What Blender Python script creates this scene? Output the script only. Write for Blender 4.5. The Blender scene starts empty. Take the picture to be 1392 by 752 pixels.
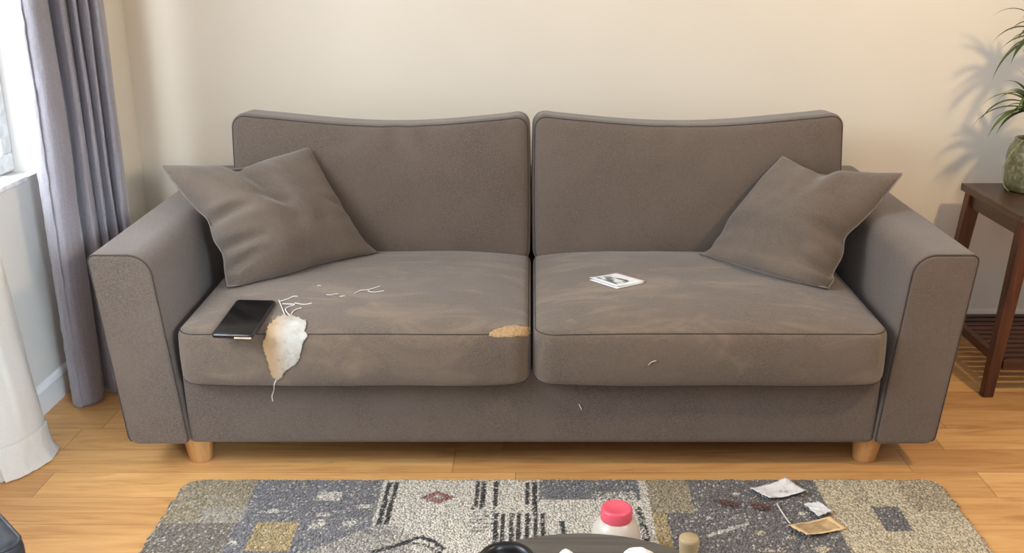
import bpy, math, random
import numpy as np
from mathutils import Vector, Matrix, noise
from mathutils.bvhtree import BVHTree

random.seed(7)
rng = np.random.default_rng(7)
COL = bpy.context.scene.collection
PI = math.pi

# ------------------------------------------------------------------ camera
EYE = Vector((0.0, 0.0, 1.35))
PITCH = math.radians(18.1)
FPX, PCX, PCY = 1363.0, 723.0, 376.0
cam_d = bpy.data.cameras.new('camera')
cam = bpy.data.objects.new('camera', cam_d)
COL.objects.link(cam)
cam.location = EYE
cam.rotation_euler = (PI / 2 - PITCH, 0, 0)
cam_d.sensor_width = 36.0
cam_d.lens = FPX / 1392 * 36
cam_d.shift_x = -(PCX - 696) / 1392
cam_d.clip_start = 0.05
bpy.context.scene.camera = cam


def ray(px, py):
    x = (px - PCX) / FPX
    y = -(py - PCY) / FPX
    c, s = math.cos(PITCH), math.sin(PITCH)
    return Vector((x, c + y * s, -s + y * c)).normalized()


def at_z(px, py, z):
    r = ray(px, py)
    return EYE + r * ((z - EYE.z) / r.z)


def at_y(px, py, yy):
    r = ray(px, py)
    return EYE + r * (yy / r.y)


# ------------------------------------------------------------------ materials
def lin(c):
    return tuple(((v / 255) / 12.92 if v / 255 <= 0.04045 else ((v / 255 + 0.055) / 1.055) ** 2.4) for v in c) + (1.0,)


class NT:
    def __init__(self, name):
        self.m = bpy.data.materials.new(name)
        self.m.use_nodes = True
        self.t = self.m.node_tree
        self.b = self.t.nodes['Principled BSDF']
        self.out = self.t.nodes['Material Output']
        self._co = None

    def n(self, typ, **kw):
        x = self.t.nodes.new(typ)
        for k, v in kw.items():
            if k in x.inputs.keys() if isinstance(k, str) else False:
                x.inputs[k].default_value = v
            else:
                setattr(x, k, v)
        return x

    def link(self, a, b):
        self.t.links.new(a, b)

    def co(self):
        if not self._co:
            self._co = self.t.nodes.new('ShaderNodeTexCoord')
        return self._co.outputs['Object']

    def mapped(self, scale=(1, 1, 1), rot=(0, 0, 0)):
        mp = self.t.nodes.new('ShaderNodeMapping')
        mp.inputs['Scale'].default_value = scale
        mp.inputs['Rotation'].default_value = rot
        self.link(self.co(), mp.inputs['Vector'])
        return mp.outputs['Vector']

    def noise(self, scale, detail=3, rough=0.55, vec=None, dist=0.0):
        x = self.t.nodes.new('ShaderNodeTexNoise')
        x.inputs['Scale'].default_value = scale
        x.inputs['Detail'].default_value = detail
        x.inputs['Roughness'].default_value = rough
        x.inputs['Distortion'].default_value = dist
        self.link(vec or self.co(), x.inputs['Vector'])
        return x.outputs['Fac']

    def ramp(self, fac, stops):
        r = self.t.nodes.new('ShaderNodeValToRGB')
        e = r.color_ramp.elements
        while len(e) < len(stops):
            e.new(0.5)
        for el, (p, c) in zip(e, stops):
            el.position = p
            el.color = c if len(c) == 4 else lin(c)
        self.link(fac, r.inputs['Fac'])
        return r.outputs['Color']

    def mix(self, fac, a, b, mode='MIX'):
        m = self.t.nodes.new('ShaderNodeMix')
        m.data_type = 'RGBA'
        m.blend_type = mode
        for sock, v in ((m.inputs[0], fac), (m.inputs[6], a), (m.inputs[7], b)):
            if hasattr(v, 'is_output'):
                self.link(v, sock)
            elif isinstance(v, (int, float)):
                sock.default_value = v
            else:
                sock.default_value = v if len(v) == 4 else lin(v)
        return m.outputs[2]

    def math(self, op, a, b=0.0):
        m = self.t.nodes.new('ShaderNodeMath')
        m.operation = op
        for sock, v in ((m.inputs[0], a), (m.inputs[1], b)):
            if hasattr(v, 'is_output'):
                self.link(v, sock)
            else:
                sock.default_value = v
        return m.outputs[0]

    def bump(self, h, strength=0.3, dist=0.002, normal=None):
        b = self.t.nodes.new('ShaderNodeBump')
        b.inputs['Strength'].default_value = strength
        b.inputs['Distance'].default_value = dist
        self.link(h, b.inputs['Height'])
        if normal:
            self.link(normal, b.inputs['Normal'])
        self.link(b.outputs['Normal'], self.b.inputs['Normal'])
        return b.outputs['Normal']

    def color(self, c):
        if hasattr(c, 'is_output'):
            self.link(c, self.b.inputs['Base Color'])
        else:
            self.b.inputs['Base Color'].default_value = lin(c)

    def set(self, **kw):
        names = dict(rough='Roughness', metal='Metallic', sheen='Sheen Weight', sheen_rough='Sheen Roughness',
                     coat='Coat Weight', spec='Specular IOR Level', trans='Transmission Weight', ior='IOR', alpha='Alpha')
        for k, v in kw.items():
            s = self.b.inputs[names[k]]
            if hasattr(v, 'is_output'):
                self.link(v, s)
            else:
                s.default_value = v
        return self


def plain(name, c, rough=0.6, var=0.08, scale=30, bump=0.0, bscale=120, **kw):
    m = NT(name)
    lo = tuple(v * (1 - var) for v in c)
    hi = tuple(min(255, v * (1 + var)) for v in c)
    m.color(m.ramp(m.noise(scale), [(0.3, lo), (0.7, hi)]))
    m.set(rough=rough, **kw)
    if bump:
        m.bump(m.noise(bscale), bump, 0.002)
    return m.m


def fabric(name, base, nap=None, napamt=0.5, speck=0.5):
    m = NT(name)
    b = np.array(base, float)
    c = m.ramp(m.noise(330, 2, 0.7), [(0.28, tuple(b * 0.78)), (0.5, tuple(b)), (0.74, tuple(np.minimum(255, b * 1.2)))])
    big = m.noise(4.0, 4, 0.6, m.mapped((1, 1.6, 1)), 0.6)
    c = m.mix(m.ramp(big, [(0.35, (0, 0, 0, 1)), (0.75, (1, 1, 1, 1))]), c, tuple(np.minimum(255, b * 1.09)))
    if nap:
        streak = m.noise(5.0, 5, 0.62, m.mapped((0.7, 2.4, 1)), 1.2)
        f = m.ramp(streak, [(0.50, (0, 0, 0, 1)), (0.72, (napamt,) * 3 + (1,))])
        c = m.mix(f, c, nap)
    v = m.t.nodes.new('ShaderNodeTexVoronoi')
    v.inputs['Scale'].default_value = 210
    m.link(m.co(), v.inputs['Vector'])
    c = m.mix(m.ramp(v.outputs['Distance'], [(0.05, (speck * 0.55,) * 3 + (1,)), (0.3, (0, 0, 0, 1))]), c, tuple(np.minimum(255, b * 1.35)))
    m.color(c)
    m.set(rough=0.92, sheen=0.25, sheen_rough=0.5, spec=0.25)
    h = m.math('ADD', m.noise(260, 3, 0.7), m.math('MULTIPLY', v.outputs['Distance'], -0.9))
    m.bump(h, 0.42, 0.0025)
    return m.m


SOFA_C = (100, 88, 79)
M_sofa = fabric('taupe_upholstery', SOFA_C)
M_seat = fabric('worn_taupe_upholstery', (104, 91, 80), nap=(142, 123, 104), napamt=0.7)
M_pillow = fabric('taupe_pillow_fabric', (102, 90, 80), nap=(126, 111, 97), napamt=0.3, speck=0.25)
M_pipe = plain('dark_piping', (62, 55, 51), 0.85)
M_pipe_pillow = plain('window_lit_piping', (126, 118, 111), 0.85)  # lighter grey carries the window's light on the pillow seams in its colour


def wood(name, c0, c1, c2, scale=(1.2, 30, 30), rough=0.45, coat=0.0):
    m = NT(name)
    g = m.noise(2.2, 6, 0.65, m.mapped(scale), 0.8)
    c = m.ramp(g, [(0.3, c0), (0.5, c1), (0.72, c2)])
    m.color(c)
    m.set(rough=rough, coat=coat)
    m.bump(g, 0.12, 0.001)
    return m.m


M_leg = wood('pale_beech', (186, 140, 88), (205, 160, 105), (220, 180, 126), (14, 14, 1.4), 0.5)
M_walnut = wood('dark_walnut', (52, 27, 17), (78, 42, 26), (104, 58, 36), (16, 16, 1.3), 0.38)
M_walnut_top = wood('dark_walnut_top', (56, 38, 25), (72, 50, 34), (88, 63, 43), (16, 1.4, 16), 0.34)
M_slat = wood('dark_walnut_slats', (50, 27, 18), (72, 40, 26), (92, 54, 35), (1.4, 16, 16), 0.4)


def floor_mat():
    m = NT('oak_plank_floor')
    W, L = 0.13, 1.25
    sep = m.t.nodes.new('ShaderNodeSeparateXYZ')
    m.link(m.co(), sep.inputs[0])
    yr = m.math('DIVIDE', m.math('ADD', sep.outputs['Y'], 0.05 * 0 - 0.08 + 0.0), W)
    row = m.math('FLOOR', yr)
    wn = m.t.nodes.new('ShaderNodeTexWhiteNoise')
    wn.noise_dimensions = '1D'
    m.link(row, wn.inputs['W'])
    xr = m.math('ADD', m.math('DIVIDE', sep.outputs['X'], L), m.math('MULTIPLY', wn.outputs['Value'], 7.31))
    colm = m.math('FLOOR', xr)
    cmb = m.t.nodes.new('ShaderNodeCombineXYZ')
    m.link(row, cmb.inputs[0])
    m.link(colm, cmb.inputs[1])
    wn2 = m.t.nodes.new('ShaderNodeTexWhiteNoise')
    wn2.noise_dimensions = '2D'
    m.link(cmb.outputs[0], wn2.inputs['Vector'])
    # grain coordinates shifted per plank
    off = m.t.nodes.new('ShaderNodeVectorMath')
    off.operation = 'MULTIPLY_ADD'
    m.link(wn2.outputs['Color'], off.inputs[0])
    off.inputs[1].default_value = (9, 5, 3)
    m.link(m.co(), off.inputs[2])
    mp = m.t.nodes.new('ShaderNodeMapping')
    mp.inputs['Scale'].default_value = (1.3, 13, 1)
    m.link(off.outputs[0], mp.inputs['Vector'])
    g = m.noise(2.0, 7, 0.62, mp.outputs[0], 1.4)
    c = m.ramp(g, [(0.28, (192, 142, 90)), (0.48, (220, 170, 110)), (0.7, (232, 187, 128))])
    mpk = m.t.nodes.new('ShaderNodeMapping')
    mpk.inputs['Scale'].default_value = (2.6, 11, 1)
    m.link(off.outputs[0], mpk.inputs['Vector'])
    kn = m.noise(2.6, 2, 0.5, mpk.outputs[0], 0.8)
    c = m.mix(m.ramp(kn, [(0.70, (0, 0, 0, 1)), (0.80, (0.55, 0.55, 0.55, 1))]), c, (150, 106, 74))
    tint = m.ramp(wn2.outputs['Value'], [(0.0, (226, 214, 204)), (0.5, (244, 238, 230)), (1.0, (255, 252, 246))])
    c = m.mix(1.0, c, tint, 'MULTIPLY')
    # gaps
    fy = m.math('FRACT', yr)
    fx = m.math('FRACT', xr)
    dy = m.math('MINIMUM', fy, m.math('SUBTRACT', 1.0, fy))
    dx = m.math('MINIMUM', fx, m.math('SUBTRACT', 1.0, fx))
    gy = m.math('LESS_THAN', dy, 0.008)
    gx = m.math('LESS_THAN', dx, 0.0012)
    gap = m.math('MAXIMUM', gy, gx)
    c = m.mix(m.math('MULTIPLY', gap, 0.45), c, (96, 62, 36))
    m.color(c)
    m.set(rough=m.math('ADD', 0.36, m.math('MULTIPLY', g, 0.16)), spec=0.4)
    m.bump(m.math('SUBTRACT', m.math('MULTIPLY', g, 0.25), gap), 0.25, 0.0015)
    return m.m


def wall_mat(name, c):
    m = NT(name)
    n1 = m.noise(1.5, 3)
    b = np.array(c, float)
    m.color(m.ramp(n1, [(0.3, tuple(b * 0.985)), (0.7, tuple(np.minimum(255, b * 1.012)))]))
    m.set(rough=0.9, spec=0.2)
    m.bump(m.noise(90, 3, 0.6), 0.10, 0.002)
    return m.m


M_floor = floor_mat()
M_wall = wall_mat('cream_wall_paint', (228, 219, 203))
M_wall_l = wall_mat('white_wall_paint', (226, 222, 216))
M_base = wall_mat('baseboard_paint', (226, 217, 202))
M_base_l = wall_mat('white_baseboard_paint', (232, 232, 232))
M_white = plain('white_window_paint', (238, 238, 236), 0.4)


# ------------------------------------------------------------------ mesh helpers
def link(name, me, mat, parent=None, smooth=True):
    if mat is not None:
        me.materials.append(mat)
    if smooth:
        for p in me.polygons:
            p.use_smooth = True
    o = bpy.data.objects.new(name, me)
    COL.objects.link(o)
    if parent:
        o.parent = parent
        o.matrix_parent_inverse = parent.matrix_world.inverted()
    return o


def mesh(name, V, F, mat, parent=None, smooth=True):
    me = bpy.data.meshes.new(name)
    me.from_pydata([tuple(map(float, v)) for v in V], [], [tuple(int(i) for i in f) for f in F])
    me.validate()
    me.update()
    return link(name, me, mat, parent, smooth)


def tag(o, label=None, cat=None, group=None, kind=None):
    for k, v in (('label', label), ('category', cat), ('group', group), ('kind', kind)):
        if v:
            o[k] = v
    return o


def empty(name, loc):
    o = bpy.data.objects.new(name, None)
    COL.objects.link(o)
    o.empty_display_size = 0.05
    o.location = loc
    bpy.context.view_layer.update()
    return o


class MB:
    def __init__(self):
        self.V, self.F = [], []

    def add(self, V, F):
        k = len(self.V)
        self.V += [tuple(map(float, v)) for v in V]
        self.F += [tuple(int(i) + k for i in f) for f in F]
        return self

    def box(self, x0, x1, y0, y1, z0, z1):
        V = [(x, y, z) for z in (z0, z1) for y in (y0, y1) for x in (x0, x1)]
        return self.add(V, [(0, 2, 3, 1), (4, 5, 7, 6), (0, 1, 5, 4), (2, 6, 7, 3), (0, 4, 6, 2), (1, 3, 7, 5)])

    def hexa(self, bot, top):
        V = list(bot) + list(top)
        return self.add(V, [(3, 2, 1, 0), (4, 5, 6, 7), (0, 1, 5, 4), (1, 2, 6, 5), (2, 3, 7, 6), (3, 0, 4, 7)])

    def build(self, name, mat, parent=None, smooth=False, bevel=0.0, seg=2):
        o = mesh(name, self.V, self.F, mat, parent, smooth)
        if bevel:
            md = o.modifiers.new('edge', 'BEVEL')
            md.width = bevel
            md.segments = seg
            md.limit_method = 'ANGLE'
        return o


def tube(pts, r, closed=False, sides=7):
    P = [Vector(p) for p in pts]
    n = len(P)
    V, F = [], []
    prev = None
    for i in range(n):
        a = P[(i - 1) % n] if (closed or i > 0) else P[i]
        b = P[(i + 1) % n] if (closed or i < n - 1) else P[i]
        t = (b - a).normalized()
        if prev is None:
            u = t.orthogonal().normalized()
        else:
            u = prev - t * prev.dot(t)
            u = u.normalized() if u.length > 1e-6 else t.orthogonal().normalized()
        prev = u
        w = t.cross(u)
        rr = r[i] if hasattr(r, '__len__') else r
        for k in range(sides):
            an = 2 * PI * k / sides
            V.append(P[i] + (u * math.cos(an) + w * math.sin(an)) * rr)
    m = n if closed else n - 1
    for i in range(m):
        for k in range(sides):
            a = i * sides + k
            b = i * sides + (k + 1) % sides
            c = ((i + 1) % n) * sides + (k + 1) % sides
            d = ((i + 1) % n) * sides + k
            F.append((a, b, c, d))
    if not closed:
        F.append(tuple(range(sides))[::-1])
        F.append(tuple((n - 1) * sides + k for k in range(sides)))
    return V, F


def smooth_line(pts, k=6, closed=False):
    P = [np.array(p, float) for p in pts]
    n = len(P)
    out = []
    for i in range(n if closed else n - 1):
        g = lambda j: P[j % n] if closed else P[min(max(j, 0), n - 1)]
        p0, p1, p2, p3 = g(i - 1), g(i), g(i + 1), g(i + 2)
        for t in np.arange(k) / k:
            out.append(0.5 * (2 * p1 + (p2 - p0) * t + (2 * p0 - 5 * p1 + 4 * p2 - p3) * t * t + (3 * p1 - p0 - 3 * p2 + p3) * t ** 3))
    if not closed:
        out.append(P[-1])
    return out


def lathe(prof, c, sides=40, squash=1.0):
    V, F = [], []
    for (r, z) in prof:
        for k in range(sides):
            a = 2 * PI * k / sides
            V.append((c[0] + r * math.cos(a), c[1] + r * math.sin(a) * squash, c[2] + z))
    for i in range(len(prof) - 1):
        for k in range(sides):
            F.append((i * sides + k, i * sides + (k + 1) % sides, (i + 1) * sides + (k + 1) % sides, (i + 1) * sides + k))
    F.append(tuple(range(sides))[::-1])
    F.append(tuple((len(prof) - 1) * sides + k for k in range(sides)))
    return V, F


def nz(v, s=1.0):
    return noise.noise(Vector((v[0] * s, v[1] * s, v[2] * s)))


def cushion(hx, hy, hz, r, R, deform, n=(44, 40, 12)):
    """Rounded box with clustered samples; returns verts, faces and the two seam loops (z=+1, z=-1)."""
    ts = [np.sin(np.linspace(-PI / 2, PI / 2, k + 1)) for k in n]
    idx, V, F = {}, [], []

    def pos(c):
        x, y, z = c[0] * hx, c[1] * hy, c[2] * hz
        e, ez = min(hx - abs(x), hy - abs(y)), hz - abs(z)
        e2 = e
        if e < r and ez < r:
            dx, dz_ = r - e, r - ez
            L = math.hypot(dx, dz_)
            if L > 1e-9:
                f = max(dx, dz_) / L
                e2 = r - dx * f
                z = math.copysign(hz - (r - dz_ * f), z)
        # slide outward to the new inset, keeping the direction along the rim
        ax, ay = hx - e, hy - e
        x = x * (hx - e2) / ax if ax > 1e-9 else x
        y = y * (hy - e2) / ay if ay > 1e-9 else y
        q = np.array([x, y])
        RR = max(R - e2, 0.0)
        cx_, cy_ = hx - e2 - RR, hy - e2 - RR
        if RR > 1e-6:
            co2 = np.clip(q, -np.array([cx_, cy_]), np.array([cx_, cy_]))
            d2 = q - co2
            if abs(d2[0]) > 1e-9 and abs(d2[1]) > 1e-9:
                mx = max(abs(d2))
                an = PI / 4 * (abs(d2[1]) / abs(d2[0])) if abs(d2[1]) <= abs(d2[0]) else PI / 2 - PI / 4 * (abs(d2[0]) / abs(d2[1]))
                q = co2 + np.array([math.copysign(math.cos(an), d2[0]), math.copysign(math.sin(an), d2[1])]) * mx
        p = np.array([q[0], q[1], z])
        return deform(p, c)

    def vid(i, j, k):
        key = (i, j, k)
        if key not in idx:
            idx[key] = len(V)
            V.append(pos((ts[0][i], ts[1][j], ts[2][k])))
        return idx[key]

    nx, ny, nzz = n
    for i in range(nx):
        for j in range(ny):
            F.append((vid(i, j, nzz), vid(i + 1, j, nzz), vid(i + 1, j + 1, nzz), vid(i, j + 1, nzz)))
            F.append((vid(i, j, 0), vid(i, j + 1, 0), vid(i + 1, j + 1, 0), vid(i + 1, j, 0)))
    for i in range(nx):
        for k in range(nzz):
            F.append((vid(i, 0, k), vid(i + 1, 0, k), vid(i + 1, 0, k + 1), vid(i, 0, k + 1)))
            F.append((vid(i, ny, k), vid(i, ny, k + 1), vid(i + 1, ny, k + 1), vid(i + 1, ny, k)))
    for j in range(ny):
        for k in range(nzz):
            F.append((vid(0, j, k), vid(0, j, k + 1), vid(0, j + 1, k + 1), vid(0, j + 1, k)))
            F.append((vid(nx, j, k), vid(nx, j + 1, k), vid(nx, j + 1, k + 1), vid(nx, j, k + 1)))
    loops = []
    for k in (nzz, 0):
        ring = [(i, 0) for i in range(nx)] + [(nx, j) for j in range(ny)] + [(i, ny) for i in range(nx, 0, -1)] + [(0, j) for j in range(ny, 0, -1)]
        pts = [V[vid(i, j, k)] for (i, j) in ring]
        keep = [pts[0]]
        for p in pts[1:]:
            if np.linalg.norm(np.array(p) - keep[-1]) > 0.008:
                keep.append(np.array(p))
        loops.append(keep)
    return V, F, loops


# ------------------------------------------------------------------ room
WALL_Y, WALL_X = 3.45, -1.5
mb = MB()
mb.add([(-1.7, -0.6, 0), (4.2, -0.6, 0), (4.2, WALL_Y + 0.1, 0), (-1.7, WALL_Y + 0.1, 0)], [(0, 1, 2, 3)])
tag(mb.build('floor', M_floor), 'oak plank floor with boards running along the sofa', None, None, 'structure')
mb = MB()
mb.box(-1.7, 4.2, WALL_Y, WALL_Y + 0.1, 0, 2.5)
tag(mb.build('wall_back', M_wall), 'cream painted wall behind the sofa', None, None, 'structure')
W0, W1, WZ0, WZ1 = 0.9, 3.0, 0.705, 2.2
mb = MB()
mb.box(WALL_X - 0.2, WALL_X, -0.6, WALL_Y, 0, WZ0)
mb.box(WALL_X - 0.2, WALL_X, -0.6, WALL_Y, WZ1, 2.5)
mb.box(WALL_X - 0.2, WALL_X, -0.6, W0, WZ0, WZ1)
mb.box(WALL_X - 0.2, WALL_X, W1, WALL_Y, WZ0, WZ1)
tag(mb.build('wall_left', M_wall_l), 'white wall under the window', None, None, 'structure')
mb = MB()
mb.box(WALL_X, -1.362, 3.22, WALL_Y, 0, 2.5)
tag(mb.build('wall_corner', M_wall), 'cream wall return in the corner behind the grey curtain', None, None, 'structure')


def baseboard(name, prof, a, b, mat, label):
    """prof: (out, z) points; runs from a to b, 'out' is to the left of the direction."""
    a, b = Vector(a), Vector(b)
    d = (b - a).normalized()
    o = Vector((-d.y, d.x, 0))
    V = [p + o * q + Vector((0, 0, z)) for p in (a, b) for (q, z) in prof]
    n = len(prof)
    F = [(i, (i + 1) % n, n + (i + 1) % n, n + i) for i in range(n)] + [tuple(range(n))[::-1], tuple(range(n, 2 * n))]
    return tag(mesh(name, V, F, mat, None, False), label, None, None, 'structure')


PROF = [(0, 0), (0.016, 0), (0.016, 0.082), (0.011, 0.092), (0.0, 0.1)]
baseboard('baseboard_back', PROF, (4.2, WALL_Y, 0), (-1.36, WALL_Y, 0), M_base, 'cream baseboard along the back wall')
baseboard('baseboard_left', [(q, z * 0.88) for q, z in PROF], (WALL_X, 3.22, 0), (WALL_X, -0.6, 0), M_base_l, 'white baseboard under the window')

# window
win = empty('window_1', (WALL_X - 0.1, (W0 + W1) / 2, WZ0))
tag(win, 'bright window at left beyond the curtains', None, None, 'structure')
mb = MB()
fx0, fx1 = WALL_X - 0.13, WALL_X - 0.07
for (y0, y1, z0, z1) in ((W0, W0 + 0.06, WZ0 + 0.062, WZ1 - 0.062), (W1 - 0.06, W1 - 0.002, WZ0 + 0.062, WZ1 - 0.062), (W0, W1 - 0.002, WZ0 + 0.008, WZ0 + 0.062), (W0, W1 - 0.002, WZ1 - 0.062, WZ1 - 0.002), (1.92, 1.98, WZ0 + 0.062, WZ1 - 0.062)):
    mb.box(fx0, fx1, y0, y1, z0, z1)
mb.build('window_frame', M_white, win, bevel=0.004)
g = NT('window_glass')
tb = g.t.nodes.new('ShaderNodeBsdfTransparent')
gb = g.t.nodes.new('ShaderNodeBsdfGlossy')
gb.inputs['Roughness'].default_value = 0.02
gm = g.t.nodes.new('ShaderNodeMixShader')
gm.inputs[0].default_value = 0.06
g.link(tb.outputs[0], gm.inputs[1])
g.link(gb.outputs[0], gm.inputs[2])
g.link(gm.outputs[0], g.out.inputs['Surface'])
for (y0, y1) in ((W0 + 0.06, 1.92), (1.98, W1 - 0.06)):
    mb = MB()
    mb.box(WALL_X - 0.103, WALL_X - 0.099, y0, y1, WZ0 + 0.06, WZ1 - 0.06)
    mb.build('window_pane', g.m, win)
mb = MB()
mb.box(WALL_X - 0.2, WALL_X + 0.004, W0 - 0.03, W1 - 0.08, WZ0 - 0.012, WZ0 + 0.006)
mb.build('window_sill', M_white, win, bevel=0.004)

# ------------------------------------------------------------------ sofa
sofa = empty('sofa', (0.005, 2.9, 0))
tag(sofa, 'large taupe two-seat fabric sofa against the cream wall, worn front seat edges', 'sofa')


def round_poly(pts, radii, k=8):
    out = []
    n = len(pts)
    for i in range(n):
        p = np.array(pts[i], float)
        a = np.array(pts[i - 1], float) - p
        b = np.array(pts[(i + 1) % n], float) - p
        a /= np.linalg.norm(a)
        b /= np.linalg.norm(b)
        r = radii[i]
        if r <= 0:
            out.append(p)
            continue
        half = math.acos(np.clip(a @ b, -1, 1)) / 2
        dist = r / math.tan(half)
        c = p + (a + b) / np.linalg.norm(a + b) * r / math.sin(half)
        s, e = p + a * dist, p + b * dist
        a0 = math.atan2(*(s - c)[::-1])
        a1 = math.atan2(*(e - c)[::-1])
        da = (a1 - a0 + PI) % (2 * PI) - PI
        for t in np.linspace(0, 1, k + 1):
            out.append(c + r * np.array([math.cos(a0 + da * t), math.sin(a0 + da * t)]))
    return out


def resample(poly, step):
    out = []
    n = len(poly)
    for i in range(n):
        a, b = np.array(poly[i]), np.array(poly[(i + 1) % n])
        m = max(1, int(np.linalg.norm(b - a) / step))
        for t in range(m):
            out.append(a + (b - a) * t / m)
    return out


def prism(poly, y0, y1, r, ny=24, dz=None):
    """poly in XZ (counter-clockwise seen from -Y is not required), extruded y0..y1 with rounded rims."""
    P = np.array(poly)
    n = len(P)
    nxt, prv = np.roll(P, -1, 0), np.roll(P, 1, 0)
    t = nxt - prv
    t /= np.linalg.norm(t, axis=1)[:, None]
    nor = np.stack([t[:, 1], -t[:, 0]], 1)
    area = 0.5 * np.sum(P[:, 0] * nxt[:, 1] - nxt[:, 0] * P[:, 1])
    if area < 0:
        nor = -nor
    rings = [(y0 + r * (1 - math.cos(a)), r * (1 - math.sin(a))) for a in np.linspace(0, PI / 2, 5)]
    for yy in np.linspace(y0 + r, y1 - r, ny)[1:-1]:
        rings.append((yy, 0))
    rings += [(y1 - r * (1 - math.cos(a)), r * (1 - math.sin(a))) for a in np.linspace(PI / 2, 0, 5)]
    rings = [(y0, r + 0.004), (y0, r + 0.001)] + rings + [(y1, r + 0.001), (y1, r + 0.004)]
    V, F = [], []
    # front cap: shrinking rings so that it bulges softly
    c = P.mean(0)
    for (yy, ins) in rings:
        Q = P - nor * ins
        for q in Q:
            V.append((q[0], yy, q[1]))
    m = len(rings)
    for i in range(m - 1):
        for k in range(n):
            F.append((i * n + k, i * n + (k + 1) % n, (i + 1) * n + (k + 1) % n, (i + 1) * n + k))
    F.append(tuple(range(n))[::-1])
    F.append(tuple((m - 1) * n + k for k in range(n)))
    if area > 0:
        pass
    if dz:
        V = [(x, y, z + dz(x, y, z)) for (x, y, z) in V]
    return V, F, [(q[0], y0 + 0.003, q[1]) for q in (P - nor * 0.003)]


def fix_normals(o):
    import bmesh
    bm = bmesh.new()
    bm.from_mesh(o.data)
    bmesh.ops.recalc_face_normals(bm, faces=bm.faces)
    bm.to_mesh(o.data)
    bm.free()


FRONT = 2.42
for s in (-1, 1):
    ox = 1.128 if s < 0 else 1.136
    pts = [(0.918, 0.082), (1.083, 0.082), (ox, 0.617), (0.968, 0.617)]
    rad = [0.018, 0.03, 0.020, 0.062]
    poly = [(s * x, z) for x, z in resample(round_poly(pts, rad), 0.03)]

    def sag(x, y, z):
        return 0.004 * nz((x * 3, y * 4, z * 2), 1.0) * (1 if z > 0.3 else 0) + (0.012 * (y - FRONT) if z > 0.35 else 0)
    V, F, rim = prism(poly, FRONT, 3.36, 0.012, dz=sag)
    o = mesh('armrest', V, F, M_sofa, sofa)
    fix_normals(o)
    # piping round the front face except along the bottom
    ring = [p for p in rim if p[2] > 0.09]
    k = max(range(len(ring)), key=lambda i: np.linalg.norm(np.array(ring[i]) - np.array(ring[i - 1])))
    ring = ring[k:] + ring[:k]
    V, F = tube(ring, 0.0019)
    mesh('piping', V, F, M_pipe, o)

# base and back
poly = resample(round_poly([(-0.925, 0.08), (0.925, 0.08), (0.925, 0.30), (-0.925, 0.30)], [0.02] * 4), 0.05)
V, F, _ = prism(poly, FRONT + 0.012, 3.3, 0.014, ny=6)
o = mesh('base_frame', V, F, M_sofa, sofa)
fix_normals(o)
poly = resample(round_poly([(-1.06, 0.10), (1.06, 0.10), (1.118, 0.645), (-1.10, 0.645)], [0.01, 0.01, 0.03, 0.03]), 0.05)
V, F, _ = prism(poly, 3.23, 3.40, 0.02, ny=6)
o = mesh('back_frame', V, F, M_sofa, sofa)
fix_normals(o)

# seat cushions
BVH = {}
SEATS = []
for name_i, (x0, x1) in enumerate(((-0.918, -0.004), (0.004, 0.922))):
    cx, hx = (x0 + x1) / 2, (x1 - x0) / 2
    y0, y1 = 2.382, 3.08
    hy = (y1 - y0) / 2
    cy = (y0 + y1) / 2
    zc, hz = 0.341, 0.076

    def deform(p, c, cx=cx, cy=cy, zc=zc, hx=hx, hy=hy, side=name_i):
        x, y, z = p
        u, v, w = c
        U, Vv = x / hx, y / hy
        fx = max(0, 1 - abs(U) ** 4.0)
        fy = max(0, 1 - abs(Vv) ** 3.2)
        crown = 0.040 * fx ** 0.9 * fy ** 0.75
        if z > 0:
            zz = z + crown * (z / 0.076)
            zz += (0.0035 * nz((x * 4 + side * 9, y * 5, 1.0)) + 0.0016 * nz((x * 13, y * 15, 3.3))) * fx * fy * 3 * (z / 0.076) * 0.6
            zz += 0.012 * (Vv + 1) / 2 * (z / 0.076)
        else:
            zz = z
            zz += 0.008 * abs(U) ** 6 * (1 if Vv < 0 else 0)
        # front face bulge
        yy = y
        if Vv < -0.5:
            yy = y - 0.010 * max(0, 1 - abs(z / 0.076) ** 2) * fx
            yy += 0.004 * nz((x * 5, 0.3 + side, z * 6))
        xx = x * (1 + 0.004 * max(0, 1 - abs(z / 0.076) ** 2))
        return np.array([xx + cx, yy + cy, zz + zc])
    V, F, loops = cushion(hx, hy, hz, 0.020, 0.055, deform, (60, 52, 14))
    o = mesh('seat_cushion', V, F, M_seat, sofa)
    SEATS.append(o)
    BVH[name_i] = BVHTree.FromPolygons([tuple(v) for v in V], [tuple(f) for f in F])
    for L in loops:
        Vt, Ft = tube(L, 0.0017, True)
        mesh('piping', Vt, Ft, M_pipe, o)

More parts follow.
